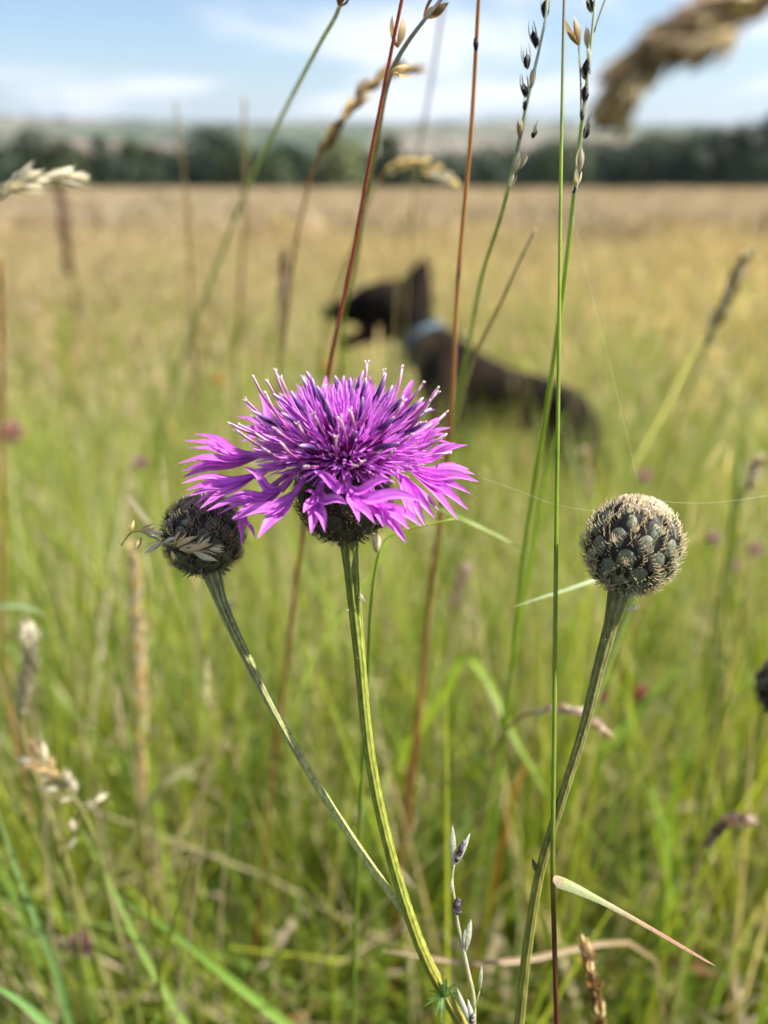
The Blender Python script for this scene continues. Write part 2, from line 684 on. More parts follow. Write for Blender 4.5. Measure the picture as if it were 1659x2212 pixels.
# ------------------------------------------------------------------ meadow grass (stuff, geometry nodes on one object)
GREENS = [(0.21, 0.29, 0.030), (0.27, 0.34, 0.038), (0.17, 0.26, 0.035), (0.33, 0.38, 0.05), (0.23, 0.27, 0.03), (0.14, 0.23, 0.04)]
STRAWS = [(0.61, 0.51, 0.36), (0.69, 0.59, 0.44), (0.51, 0.41, 0.29), (0.54, 0.49, 0.27)]
REDS = [(0.34, 0.16, 0.07), (0.36, 0.21, 0.09)]


def patch(name, size, n_blade, n_stem, h_blade, h_stem, straw, wd, segs, mat, head=1.0, headcol=None, litter=0):
    vs, fs, cs = [], [], []

    def strip(pts, ws, side, c0, c1):
        b0 = len(vs)
        m = len(pts)
        for i in range(m):
            w_ = ws[i] / 2
            vs.append(pts[i] - side * w_)
            vs.append(pts[i] + side * w_)
            c = c0 + (c1 - c0) * (i / (m - 1))
            cs.append(c)
            cs.append(c)
        for i in range(m - 1):
            a = b0 + i * 2
            fs.append((a, a + 1, a + 3, a + 2))

    def blade(x, y, h, lean, w0, c0, c1, arc, m=segs):
        az = R(0, 2 * PI)
        d = np.array([math.cos(az), math.sin(az), 0])
        fa = az + R(0.6, 2.5)
        side = np.array([math.cos(fa), math.sin(fa), 0])
        pts, ws = [], []
        for i in range(m + 1):
            t = i / m
            hor = lean * h * (0.35 * t + arc * t * t)
            pts.append(np.array([x, y, 0]) + d * hor + np.array([0, 0, h * (t - 0.28 * arc * lean * t * t)]))
            ws.append(w0 * (1 - 0.92 * t ** 1.6) * (0.75 + 0.5 * math.sin(min(t * 3, 1) * PI / 2)))
        strip(pts, ws, side, c0, c1)
        return pts, d

    A = np.array
    for _ in range(n_blade):
        x, y = R(-size / 2, size / 2), R(-size / 2, size / 2)
        h = h_blade * R(0.3, 1.2)
        if random.random() < straw:
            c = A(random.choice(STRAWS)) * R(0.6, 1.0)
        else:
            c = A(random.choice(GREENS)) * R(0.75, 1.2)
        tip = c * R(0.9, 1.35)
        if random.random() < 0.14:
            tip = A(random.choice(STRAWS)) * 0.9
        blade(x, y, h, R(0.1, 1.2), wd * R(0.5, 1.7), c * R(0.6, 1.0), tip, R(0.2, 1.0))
    for _ in range(litter):      # thatch, small leaves and broken bits within the sward
        x, y, z = R(-size / 2, size / 2), R(-size / 2, size / 2), R(0.02, 0.72) * h_blade
        az, up = R(0, 6.28), R(-0.5, 0.8)
        d = A([math.cos(az), math.sin(az), up])
        ln = R(0.02, 0.075)
        q = random.random()
        c = A(random.choice(STRAWS if q < 0.35 else (GREENS if q < 0.93 else REDS))) * R(0.6, 1.25)
        p = A([x, y, z])
        w_ = wd * R(0.8, 2.0)
        sd_ = A([-math.sin(az), math.cos(az), R(-.6, .6)])
        strip([p, p + d * ln * 0.35, p + d * ln * 0.7 + A([0, 0, -ln * 0.05]), p + d * ln + A([0, 0, -ln * 0.2])], [w_ * 0.2, w_, w_ * 0.8, 0.0003], sd_, c * 0.85, c)
    for _ in range(n_stem):
        x, y = R(-size / 2, size / 2), R(-size / 2, size / 2)
        h = h_stem * R(0.6, 1.1)
        q = random.random()
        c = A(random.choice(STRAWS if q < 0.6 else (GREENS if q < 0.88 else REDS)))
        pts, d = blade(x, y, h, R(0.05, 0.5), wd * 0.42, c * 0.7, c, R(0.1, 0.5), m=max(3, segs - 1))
        hc = A(random.choice(headcol or STRAWS)) * R(0.75, 1.15)
        k = random.random()
        tip = pts[-1]
        dr = pts[-1] - pts[-2]
        dr = dr / np.linalg.norm(dr)
        hl = R(0.04, 0.09) * head
        if k < 0.45 and head > 0.5:      # compact spike: two crossed strips
            for az in (0.3, 1.9):
                s_ = A([math.cos(az), math.sin(az), 0])
                strip([tip - dr * hl * 0.9, tip - dr * hl * 0.45, tip, tip + dr * hl * 0.25], [0.001, wd * 2.2 * head, wd * 1.8 * head, 0.0005], s_, hc * 0.85, hc)
        else:             # open panicle of small spikelets
            for j in range(int(9 if segs > 4 else 6)):
                o = tip - dr * hl * R(0, 1.6) + A([R(-1, 1), R(-1, 1), R(-.3, .6)]) * hl * 0.33
                s_ = A([R(-1, 1), R(-1, 1), 0.2])
                s_ /= np.linalg.norm(s_)
                e = A([R(-.6, .6), R(-.6, .6), R(0.3, 1)])
                e = e / np.linalg.norm(e) * hl * 0.2
                strip([o - e, o, o + e], [0.0004, wd * 0.95 * head, 0.0004], s_, hc * 0.9, hc)
    me = bpy.data.meshes.new(name)
    me.from_pydata([tuple(p) for p in vs], [], fs)
    at = me.color_attributes.new('Col', 'FLOAT_COLOR', 'POINT')
    arr = np.ones((len(vs), 4), dtype=np.float32)
    arr[:, :3] = np.array(cs)
    at.data.foreach_set('color', arr.ravel())
    me.materials.append(mat)
    return bpy.data.objects.new(name, me)     # not linked to the scene: a source for the grass object only


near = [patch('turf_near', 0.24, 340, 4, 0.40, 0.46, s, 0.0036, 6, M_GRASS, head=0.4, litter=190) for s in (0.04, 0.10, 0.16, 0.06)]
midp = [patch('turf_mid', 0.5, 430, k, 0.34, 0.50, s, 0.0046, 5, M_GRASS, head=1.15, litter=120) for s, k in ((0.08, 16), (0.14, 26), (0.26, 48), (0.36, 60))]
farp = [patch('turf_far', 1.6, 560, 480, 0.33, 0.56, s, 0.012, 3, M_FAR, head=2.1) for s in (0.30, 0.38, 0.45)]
SRC = near + midp + farp


def place_grass():
    P, ROT, SCL, IDX = [], [], [], []

    def add(x, y, i, sx, sz):
        P.append((x, y, gz(x, y) - 0.005))
        ROT.append((R(-.06, .06), R(-.06, .06), R(0, 6.28)))
        SCL.append((sx, sx, sz))
        IDX.append(i)

    def band(y0, y1, step, ids, margin, hs):
        y = y0
        while y < y1:
            hw = 0.66 * y + margin
            n = int(2 * hw / step) + 1
            for k in range(n):
                x = -hw + k * step + R(-.5, .5) * step
                yy = y + R(-.5, .5) * step
                add(x, yy, ids(yy) if callable(ids) else random.choice(ids), R(0.85, 1.25), hs(x, yy) * R(0.85, 1.15))
            y += step
    n0, n1, n2 = len(near), len(midp), len(farp)
    # taller sward close by, thinning to the height of the open field
    band(0.16, 1.7, 0.125, list(range(n0)), 0.5, lambda x, y: 1.05 + 0.50 * sst(1.0, 0.45, y) + 0.15 * mnoise.noise(Vector((x * 3, y * 3, 0))))
    band(1.5, 9.0, 0.27, lambda yy: n0 + min(n1 - 1, max(0, int((yy - 1.2) * 0.62 + R(-.9, .9)))), 0.8, lambda x, y: (1.0 + 0.2 * mnoise.noise(Vector((x, y, 0)))) * (0.70 if y < 2.0 and -0.1 < x < 0.8 else 1.0))
    band(8.5, 26, 0.85, list(range(n0 + n1, n0 + n1 + n2)), 3, lambda x, y: 1.0)
    band(26, 84, 1.6, list(range(n0 + n1, n0 + n1 + n2)), 6, lambda x, y: 1.05)
    me = bpy.data.meshes.new('meadow_grass')
    me.from_pydata(P, [], [])
    a = me.attributes.new('rot', 'FLOAT_VECTOR', 'POINT')
    a.data.foreach_set('vector', np.array(ROT, dtype=np.float32).ravel())
    a = me.attributes.new('scl', 'FLOAT_VECTOR', 'POINT')
    a.data.foreach_set('vector', np.array(SCL, dtype=np.float32).ravel())
    a = me.attributes.new('idx', 'INT', 'POINT')
    a.data.foreach_set('value', np.array(IDX, dtype=np.int32))
    me.materials.append(M_GRASS)
    me.materials.append(M_FAR)
    o = link('meadow_grass', me)
    o['kind'] = 'stuff'
    o['label'] = 'tall green and straw coloured meadow grass covering the field'
    o['category'] = 'grass'
    g = bpy.data.node_groups.new('scatter_turf', 'GeometryNodeTree')
    g.interface.new_socket(name='Geometry', in_out='INPUT', socket_type='NodeSocketGeometry')
    g.interface.new_socket(name='Geometry', in_out='OUTPUT', socket_type='NodeSocketGeometry')
    N, K = g.nodes.new, g.links.new
    gi, go = N('NodeGroupInput'), N('NodeGroupOutput')
    iop = N('GeometryNodeInstanceOnPoints')
    K(gi.outputs[0], iop.inputs['Points'])
    g2 = N('GeometryNodeGeometryToInstance')
    for s_ in reversed(SRC):
        oi = N('GeometryNodeObjectInfo')
        oi.inputs['Object'].default_value = s_
        K(oi.outputs['Geometry'], g2.inputs[0])
    K(g2.outputs[0], iop.inputs['Instance'])
    iop.inputs['Pick Instance'].default_value = True

    def attr(nm, ty):
        n = N('GeometryNodeInputNamedAttribute')
        n.data_type = ty
        n.inputs[0].default_value = nm
        return n.outputs[0]
    K(attr('idx', 'INT'), iop.inputs['Instance Index'])
    er = N('FunctionNodeEulerToRotation')
    K(attr('rot', 'FLOAT_VECTOR'), er.inputs[0])
    K(er.outputs[0], iop.inputs['Rotation'])
    K(attr('scl', 'FLOAT_VECTOR'), iop.inputs['Scale'])
    K(iop.outputs[0], go.inputs[0])
    md = o.modifiers.new('scatter', 'NODES')
    md.node_group = g
    print('grass points', len(P))


place_grass()


# ------------------------------------------------------------------ knapweed heads
def head_frame(c, axis, spin=0.0):
    z = axis.normalized()
    x = RT - z * RT.dot(z)
    x.normalize()
    y = z.cross(x)
    m = Matrix((x, y, z)).transposed().to_4x4()
    return Matrix.Translation(c) @ m @ Matrix.Rotation(spin, 4, 'Z')


GREEN_B = (0.082, 0.090, 0.058)
BLACK_B = (0.014, 0.010, 0.009)


def core_pt(Rr, ky, lat, lon, lift):
    """local point on the egg shaped head"""
    n = Vector((math.cos(lat) * math.cos(lon), math.cos(lat) * math.sin(lon), math.sin(lat)))
    p = Vector((n.x * Rr, n.y * Rr, n.z * Rr * ky))
    return p + n * lift


def bract_mesh(Rr, ky, lat0, span, halfw, pale, tone, nb=11, bl=0.0013):
    """one bract at longitude 0: dark fringed scale, green dome on it, comb of bristles"""
    mb = MB()
    S = lambda t, u, lift: core_pt(Rr, ky, lat0 + span * (t - 0.5), u / max(0.28, math.cos(lat0 + span * (t - 0.5))), lift)
    gf = tone * R(0.85, 1.12)
    green = tuple(c * gf for c in GREEN_B)
    # dark triangular scale
    T, U = 9, 6
    prof = lambda t: halfw * (0.95 * math.sin(PI * min(0.5, t * 0.85 + 0.12)) if t < 0.45 else 0.95 * (1 - ((t - 0.45) / 0.55) ** 1.15) + 0.02)
    lf = lambda t: 0.00025 + 0.00085 * t * t
    b0 = len(mb.v)
    for i in range(T + 1):
        t = i / T
        for j in range(U + 1):
            u = (j / U * 2 - 1)
            mb.v.append(S(t, u * prof(t), lf(t) - abs(u) ** 2 * 0.00022))
            mb.c.append(mixc(BLACK_B, (0.05, 0.035, 0.025), abs(u) ** 3 * 0.7))
    for i in range(T):
        for j in range(U):
            a = b0 + i * (U + 1) + j
            mb.f.append((a, a + 1, a + U + 2, a + U + 1))
            mb.m.append(0)
    # green dome
    T, U = 7, 6
    b0 = len(mb.v)
    for i in range(T + 1):
        t = i / T
        for j in range(U + 1):
            u = (j / U * 2 - 1)
            w_ = halfw * 0.86 * math.sqrt(max(0.0, 1 - (2 * t - 1) ** 2)) ** 0.8 * (1 - 0.42 * t)
            tt = 0.02 + t * 0.60
            dome = 0.00055 * math.sqrt(max(0, 1 - u * u)) * math.sin(PI * t) ** 0.7
            mb.v.append(S(tt, u * w_, lf(tt) - 0.0001 + dome))
            mb.c.append(mixc(green, (0.10, 0.10, 0.075), 0.5 * abs(u) ** 2 + 0.2 * (1 - t)))
    for i in range(T):
        for j in range(U):
            a = b0 + i * (U + 1) + j
            mb.f.append((a, a + 1, a + U + 2, a + U + 1))
            mb.m.append(0)
    # bristles
    for sgn in (-1, 1):
        for k in range(nb):
            t = 0.22 + 0.76 * k / (nb - 1) + R(-.015, .015)
            u = prof(t) * 0.93
            p = S(t, sgn * u, lf(t) - 0.0001)
            p1 = S(t + 0.02, sgn * (u + 0.07), lf(t) + 0.0003)
            p2 = S(t + 0.05, sgn * (u + 0.10), lf(t) + 0.0006)
            d1 = (p1 - p).normalized()
            nrm = p.normalized()
            upd = (S(min(t + 0.1, 1.1), sgn * u, lf(t)) - p).normalized()
            ln = bl * R(0.7, 1.25) * (0.75 + 0.5 * math.sin(PI * t))
            a = p + (d1 * 0.62 + nrm * 0.55 + upd * 0.15) * ln * 0.5
            b = a + (d1 * 0.35 + nrm * R(0.2, 0.75) + upd * R(0.2, 0.8)) * ln * 0.5
            c = b + (upd * R(0.3, 0.9) - d1 * R(-0.2, 0.6) + nrm * R(-.3, .3)) * ln * 0.28
            mb.tube([p, a, b, c], [0.00011, 0.00009, 0.00007, 0.00003], [mixc(BLACK_B, pale, 0.25), mixc(BLACK_B, pale, 0.8), pale, mixc(pale, (0.85, 0.78, 0.55), 0.5)], sides=3, mat=1, cap=False)
    for k in range(4):   # tip comb
        p = S(1.0, (k - 1.5) * 0.012, lf(1.0))
        q = S(1.18, (k - 1.5) * 0.05, lf(1) + R(0.0002, 0.0008))
        mb.tube([p, (p + q) / 2, q], [0.00008, 0.00006, 0.00003], pale, sides=3, mat=1, cap=False)
    return mb.mesh('bract', [M_BRACT, M_BRISTLE])


def knap_head(root, c, axis, Rr, ky, rings, pale, tone, name='flower_bud', spin=0.0, open_top=False, bl=0.0013, cap_fluff=True):
    """egg-shaped core with bracts as sub-parts"""
    mb = MB()
    n, m_ = 16, 24
    hf = head_frame(c, axis, spin)
    for i in range(n + 1):
        lat = -PI / 2 + PI * i / n
        for j in range(m_):
            mb.v.append(hf @ core_pt(Rr * 0.985, ky, lat, 2 * PI * j / m_, 0))
            mb.c.append((0.022, 0.022, 0.016) if lat < 0.9 else (0.12, 0.09, 0.07))
    for i in range(n):
        for j in range(m_):
            a, b = i * m_ + j, i * m_ + (j + 1) % m_
            mb.f.append((a, b, b + m_, a + m_))
            mb.m.append(0)
    if cap_fluff:
        for k in range(420):
            th = math.sqrt(R(0, 1)) * 0.62
            ph = R(0, 2 * PI)
            lat = PI / 2 - th
            p = core_pt(Rr, ky, lat, ph, 0.0006)
            q = core_pt(Rr, ky, lat + R(0.02, 0.13), ph + R(-0.35, 0.35), R(0.0008, 0.0016))
            mid = core_pt(Rr, ky, lat + 0.05, ph + R(-.1, .1), R(0.001, 0.0017))
            mb.tube([hf @ p, hf @ mid, hf @ q], [0.00008, 0.00007, 0.00003], mixc(pale, (0.80, 0.70, 0.64), R(0, 1)), sides=3, mat=1, cap=False)
    core = link(name, mb.mesh(name, [M_BRACT, M_BRISTLE], org(root)), root)
    base = Matrix.Translation(-org(root)) @ hf
    for lat, cnt, span, hw, off in rings:
        meshes = [bract_mesh(Rr, ky, lat, span, hw, pale, tone, bl=bl * (0.72 if lat > 0.7 else 1.0)) for _ in range(3)]
        for k in range(cnt):
            a = 2 * PI * (k + off) / cnt + R(-.035, .035)
            mt = base @ Matrix.Rotation(a, 4, 'Z') @ Matrix.Rotation(R(-.045, .045), 4, 'Y')
            link('bract', meshes[k % 3], core, mt)
    return hf


PALE = (0.50, 0.40, 0.25)
RINGS = [(-1.20, 6, 0.62, 0.22, 0.0), (-0.94, 8, 0.74, 0.30, 0.5), (-0.62, 9, 0.84, 0.345, 0.0), (-0.27, 9, 0.88, 0.355, 0.5),
         (0.09, 9, 0.88, 0.355, 0.0), (0.45, 9, 0.84, 0.33, 0.5), (0.77, 8, 0.74, 0.27, 0.0), (1.04, 6, 0.60, 0.20, 0.5)]


def cax(rx, uy, bk):
    """axis direction given in view terms: right, up, towards the camera"""
    return (RT * rx + UP * uy - FW * bk).normalized()


def down_to_ground(pts, lean=(0.0, 0.0)):
    """carry a path from its last point on down to the soil, going on in its own direction first"""
    p = pts[-1]
    d = (pts[-1] - pts[-2]).normalized()
    k = min(0.12, (p.z + 0.1) * 0.25)
    if d.z > -0.3:
        k *= 0.4
    a = p + d * k
    q = Vector((p.x + lean[0] + d.x * k * 1.6, max(p.y + lean[1] + d.y * k * 1.6, 0.03), 0))
    q.z = gz(q.x, q.y) - 0.01
    m = a.lerp(q, 0.45) + Vector((d.x, d.y, 0)) * k * 0.35
    return pts + [a, m, q]


def ribbed_stem(root, name, pts, r, cols, ribcol, n=60, ribs=8, label=None):
    P = spline(pts, n)
    k = len(r) - 1
    rad, cc = [], []
    for i in range(n):
        t = i / (n - 1) * k
        a = min(int(t), k - 1)
        rad.append(lerp(r[a], r[a + 1], t - a))
        t = i / (n - 1) * (len(cols) - 1)
        a = min(int(t), len(cols) - 2)
        cc.append(mixc(cols[a], cols[a + 1], t - a))
    mb = MB()
    mb.tube(P, rad, cc, sides=32, ribs=ribs, amp=0.20, ribcol=ribcol)
    # fine hairs and scraps on the visible part
    fr = frames(P)
    for _ in range(90):
        i = random.randrange(0, n // 2)
        t_, a_, b_ = fr[i]
        th = R(0, 6.28)
        d = a_ * math.cos(th) + b_ * math.sin(th)
        p = P[i].lerp(P[min(i + 1, n - 1)], R(0, 1)) + d * rad[i]
        q = p + d * R(0.0002, 0.0005) + t_ * R(-.0003, .0003)
        mb.tube([p, q], [0.00003, 0.00002], (0.5, 0.45, 0.3), sides=3, cap=False)
    o = link(name, mb.mesh(name, M_STEM, org(root)), root)
    if label:
        o['label'] = label
    return P


# --- plant 1: open flower and the left bud on one branching stem
D0 = 0.153
g1 = [V(752, 1150, D0), V(758, 1220, D0), V(775, 1400, D0 + .001), V(800, 1640, D0 + .002), V(845, 1850, D0 + .004), V(915, 2060, D0 + .007), V(985, 2190, D0 + .012)]
g1 = down_to_ground(g1, (0.02, 0.06))
base = g1[-1]
plant = thing('knapweed_plant', 'knapweed with an open purple flower in focus and a closed bud on its side branch', 'knapweed', base)
ribbed_stem(plant, 'stem', g1, [0.00185, 0.00135, 0.00105, 0.00100, 0.00105, 0.0012, 0.0013, 0.0016, 0.002],
            [(0.11, 0.135, 0.03), (0.14, 0.165, 0.022), (0.18, 0.20, 0.022), (0.20, 0.21, 0.025), (0.22, 0.17, 0.03), (0.20, 0.13, 0.03), (0.15, 0.11, 0.03)],
            (0.34, 0.38, 0.09), n=90)
g2 = [V(457, 1235, 0.160), V(478, 1300, 0.160), V(540, 1435, 0.160), V(600, 1550, 0.160), V(700, 1720, 0.160), V(800, 1870, 0.160), V(862, 1955, 0.159), V(885, 1985, 0.1585)]
ribbed_stem(plant, 'side_stem', g2, [0.0019, 0.0012, 0.0009, 0.0008, 0.00078, 0.00078, 0.00078, 0.0007],
            [(0.11, 0.12, 0.045), (0.14, 0.15, 0.045), (0.22, 0.23, 0.07), (0.36, 0.37, 0.11), (0.36, 0.37, 0.10), (0.25, 0.28, 0.06)],
            (0.50, 0.50, 0.24), n=70)
# flower head
HC = V(742, 1060, D0 - 0.001)
HAX = cax(0.0, 0.93, 0.36)
INV = (0.30, 0.23, 0.15)
RINGS_F = RINGS[:6]
knap_head(plant, HC, HAX, 0.0084, 1.14, RINGS_F, INV, 0.45, name='flower_head', open_top=True, bl=0.0014, cap_fluff=False)
knap_head(plant, V(440, 1155, 0.161), cax(0.06, 0.95, 0.30), 0.0073, 1.03, RINGS, (0.46, 0.37, 0.25), 0.9, name='flower_bud', spin=0.4, bl=0.0013)

# ---- disc florets
AX = HAX.normalized()
XA = (RT - AX * RT.dot(AX)).normalized()
YA = AX.cross(XA)          # roughly away from the camera
NECK = HC + AX * 0.0092
VIO = (0.60, 0.12, 0.62)
VIO2 = (0.78, 0.30, 0.78)
MAG = (0.32, 0.03, 0.24)
PK = (0.62, 0.36, 0.58)


def floret_mesh(v):
    mb = MB()
    Lh = 0.0122
    tl = R(0.55, 0.68)
    bend = R(0.0, 0.0022)
    P = [Vector((bend * (i / 7) ** 2 * 0.5, 0, Lh * tl * i / 7)) for i in range(8)]
    base = mixc(MAG, VIO, R(0.0, 0.5))
    mb.tube(P, [0.00022, 0.0002, 0.0002, 0.00022, 0.00027, 0.00035, 0.00042, 0.00044], [mixc(PK, base, min(1, i / 3)) for i in range(8)], sides=6, cap=False)
    for k in range(5):
        a = 2 * PI * k / 5 + R(-.2, .2)
        d = Vector((math.cos(a), math.sin(a), 0))
        sp = R(0.08, 0.30)
        ll = Lh * R(0.34, 0.52)
        c0 = mixc(VIO, VIO2, R(0, 1))
        pts = []
        for i in range(6):
            t = i / 5
            pts.append(P[-1] + d * (0.00036 + ll * sp * t * (0.6 + 0.5 * t)) + Vector((0, 0, ll * t * (1 - 0.12 * t * sp))))
        mb.ribbon(pts, [0.00042, 0.00046, 0.00044, 0.00040, 0.00032, 0.00010], d, [mixc(c0, (0.68, 0.32, 0.75), 0.35 * i / 5) for i in range(6)], fold=0.35)
    return mb.mesh('floret', M_FLORET)


def anther_mesh(v):
    mb = MB()
    ll = R(0.0065, 0.0085)
    P = [Vector((0.0003 * math.sin(i / 7 * PI), 0, 0.0072 + ll * i / 8)) for i in range(9)]
    dk = mixc((0.030, 0.010, 0.055), (0.075, 0.028, 0.12), R(0, 1))
    tipc = mixc((0.42, 0.25, 0.48), (0.60, 0.45, 0.60), R(0, 1))
    mb.tube([Vector((0, 0, 0.001)), P[0]], [0.00018, 0.0003], MAG, sides=6, cap=False)
    mb.tube(P, [0.00030, 0.00046, 0.00050, 0.00050, 0.00049, 0.00046, 0.00041, 0.00032, 0.00014],
            [dk, dk, dk, dk, dk, mixc(dk, (0.16, 0.07, 0.26), 0.6), (0.20, 0.09, 0.30), mixc((0.3, .12, .4), tipc, 0.7), tipc], sides=8)
    return mb.mesh('anther_tube', M_ANTHER)


def style_mesh(v):
    mb = MB()
    ll = R(0.0155, 0.0185)
    cv = R(0.0015, 0.0065)
    P = [Vector((cv * (i / 10) ** 2.2, 0, 0.002 + (ll - cv * 0.3) * i / 10)) for i in range(11)]
    a = (0.42, 0.06, 0.28)
    mb.tube(P, [0.00018, 0.00019, 0.0002, 0.00021, 0.00023, 0.00025, 0.00025, 0.00024, 0.00024, 0.00027, 0.00026],
            [a, a, (0.36, 0.07, 0.36), (0.36, 0.07, 0.36), a, a, (0.42, 0.08, 0.34), (0.42, 0.10, 0.36), (0.46, 0.14, 0.38), (0.62, 0.36, 0.50), (0.72, 0.50, 0.58)], sides=6)
    e, t = P[-1], (P[-1] - P[-2]).normalized()
    for s_ in (-1, 1):
        q = e + t * 0.0008 + Vector((0, s_ * 0.00045, 0))
        mb.tube([e, (e + q) / 2 + Vector((0, s_ * 0.0001, 0)), q], [0.00022, 0.00018, 0.0001], (0.78, 0.62, 0.64), sides=5)
    # thin floret tube that the style grows from
    mb.tube([Vector((0, 0, 0)), Vector((0, 0, 0.004)), Vector((cv * 0.1, 0, 0.0075))], [0.0002, 0.00024, 0.00038], mixc(MAG, VIO, 0.3), sides=6, cap=False)
    return mb.mesh('style', M_FLORET)


FM = [floret_mesh(i) for i in range(9)]
AM = [anther_mesh(i) for i in range(4)]
SM = [style_mesh(i) for i in range(6)]
PB = Matrix.Translation(-org(plant))


def orient(p, d, roll, s=1.0, lz=1.0):
    z = d.normalized()
    x = AX - z * AX.dot(z)
    x = x.normalized() if x.length > 1e-4 else z.orthogonal().normalized()
    y = z.cross(x)
    m = Matrix((x, y, z)).transposed().to_4x4()
    return PB @ Matrix.Translation(p) @ m @ Matrix.Rotation(roll, 4, 'Z') @ Matrix.Diagonal((s, s, s * lz, 1))


def dome(th, az):
    """growth point and direction of a floret; th from the axis"""
    th = max(th, 0.02)
    rr = 0.0046 * math.sin(min(th, 1.45)) ** 0.9
    rad = XA * math.cos(az) + YA * math.sin(az)
    p = NECK + rad * rr - AX * 0.0012 * (th / 1.5) ** 2
    return p, (AX * math.cos(th) + rad * math.sin(th)).normalized()


GA = PI * (3 - math.sqrt(5))
NF = 250
for i in range(NF):
    f = (i + 0.5) / NF
    th = 1.66 * f ** 0.60 + R(-.05, .05)
    az = i * GA + R(-.12, .12)
    p, d = dome(th, az)
    ln = 0.93 + 0.02 * math.sin(min(th, PI / 2)) ** 2 + R(-.10, .10) - 0.22 * max(0, -d.dot(FW)) ** 2 * sst(0.5, 1.1, th)
    link('floret', FM[i % 9], plant, orient(p, d, R(-.4, .4) + PI, 1.0, ln))
for i in range(29):
    f = (i + 0.5) / 29
    th = 0.10 + 1.12 * f ** 0.7 + R(-.06, .06)
    az = i * GA * 1.0 + 0.9
    p, d = dome(th, az)
    link('anther_tube', AM[i % 4], plant, orient(p, d, R(0, 6), R(0.95, 1.1), R(0.88, 1.03) + 0.10 * math.sin(th)))
for i in range(50):
    f = (i + 0.5) / 50
    th = 0.95 + 0.72 * f + R(-.08, .08)
    az = i * GA * 1.0 + 0.3
    p, d = dome(th, az)
    front = -(d.dot(FW))
    ln = R(0.86, 1.06) - 0.25 * max(0, front)
    link('style', SM[i % 6], plant, orient(p, d, R(-.5, .5), 1.0, ln))


# ---- outer ray florets: funnel then 4-7 long lobes each
def ray(S, tips, wide=0.0017, bow=0.0):
    wide *= 1.25
    """S = (px, py, dz) where the floret divides; tips = [(px, py, dz), ...]; dz in mm from the head's depth"""
    s = V(S[0], S[1], D0 + S[2] / 1000)
    radial = s - NECK
    radial -= AX * radial.dot(AX)
    radial.normalize()
    b = NECK + radial * 0.0045 - AX * 0.0012
    mb = MB()
    mid = b.lerp(s, 0.5) + AX * 0.0012
    P = spline([b, mid, s], 9)
    mb.tube(P, [0.00028, 0.00028, 0.0003, 0.00033, 0.0004, 0.0005, 0.0006, 0.0007, 0.0006], [mixc((0.50, 0.12, 0.42), (0.66, 0.18, 0.66), i / 8) for i in range(9)], sides=8, ribs=4, amp=0.3)
    tdir = (P[-1] - P[-3]).normalized()
    for k, (tx, ty, dz) in enumerate(tips):
        e = V(tx, ty, D0 + dz / 1000)
        ln = (e - s).length
        m1 = s + tdir * ln * 0.12 + (e - s) * 0.24
        m2 = s.lerp(e, 0.66) + AX * ln * (0.035 + bow) + Vector((R(-1, 1), R(-1, 1), R(-1, 1))) * ln * 0.012
        Q = spline([s - tdir * 0.0008, m1, m2, e], 13)
        Q = [q if i == 0 else (q if i == 12 else (Q[i - 1] + q * 2 + Q[i + 1]) / 4) for i, q in enumerate(Q)]
        nrm = (AX * 0.8 - FW * 0.75 + Vector((R(-.5, .5), R(-.5, .5), R(-.3, .3)))).normalized()
        wmax = wide * R(0.8, 1.12) * min(1.15, 0.55 + ln / 0.02)
        base = mixc((0.64, 0.09, 0.64), (0.74, 0.15, 0.73), R(0, 1))
        ws, cc = [], []
        for i in range(13):
            t = i / 12
            ws.append(wmax * max(0.03, (math.sin(PI * (t * 0.90 + 0.09)) ** 0.9) * (1 - 0.25 * t)))
            cc.append(mixc(mixc((0.58, 0.09, 0.56), base, min(1, t * 2.5)), (0.80, 0.40, 0.85), 0.22 * t ** 2))
        # five columns: pale veins along the lobe
        b0 = len(mb.v)
        n = len(Q)
        for i in range(n):
            t_ = (Q[min(i + 1, n - 1)] - Q[max(i - 1, 0)]).normalized()
            sdv = t_.cross(nrm).normalized()
            upv = sdv.cross(t_).normalized()
            h = ws[i] / 2
            for u, dz_, ck in ((-1, 0.50, 0.0), (-0.5, 0.10, 0.55), (0, -0.10, -0.25), (0.5, 0.10, 0.45), (1, 0.50, 0.0)):
                mb.v.append(Q[i] + sdv * h * u + upv * h * dz_ * 0.8)
                cc_ = cc[i]
                mb.c.append(mixc(cc_, (0.84, 0.42, 0.88), ck * 0.6) if ck > 0 else mixc(cc_, (0.26, 0.02, 0.34), -ck * 2.2))
        for i in range(n - 1):
            for q in range(4):
                a = b0 + i * 5 + q
                mb.f.append((a, a + 1, a + 6, a + 5))
                mb.m.append(0)
    link('ray_floret', mb.mesh('ray_floret', M_PETAL, org(plant)), plant)


ray((560, 985, -1), [(420, 937, 3), (398, 953, 1), (405, 968, -1), (384, 1002, -3), (391, 1018, -1), (440, 1012, 2), (394, 1032, 1)])
ray((548, 1030, -5), [(391, 1045, -6), (399, 1060, -3), (407, 1072, -7), (418, 1092, -5), (432, 1099, -9), (404, 1036, -2)])
ray((606, 1060, -9), [(446, 1104, -13), (501, 1122, -15), (470, 1112, -10), (488, 1078, -14), (526, 1008, -15), (460, 1094, -8)])
ray((632, 1072, -12), [(557, 1163, -19), (574, 1150, -17), (505, 1124, -16), (590, 1130, -15)], wide=0.0022)
ray((530, 1106, -10), [(521, 1178, -11), (551, 1162, -13), (512, 1140, -9), (500, 1118, -9)], wide=0.0012)
ray((688, 1066, -13), [(655, 1108, -18), (672, 1153, -18), (702, 1149, -19), (750, 1089, -19), (660, 1062, -15)], wide=0.0021)
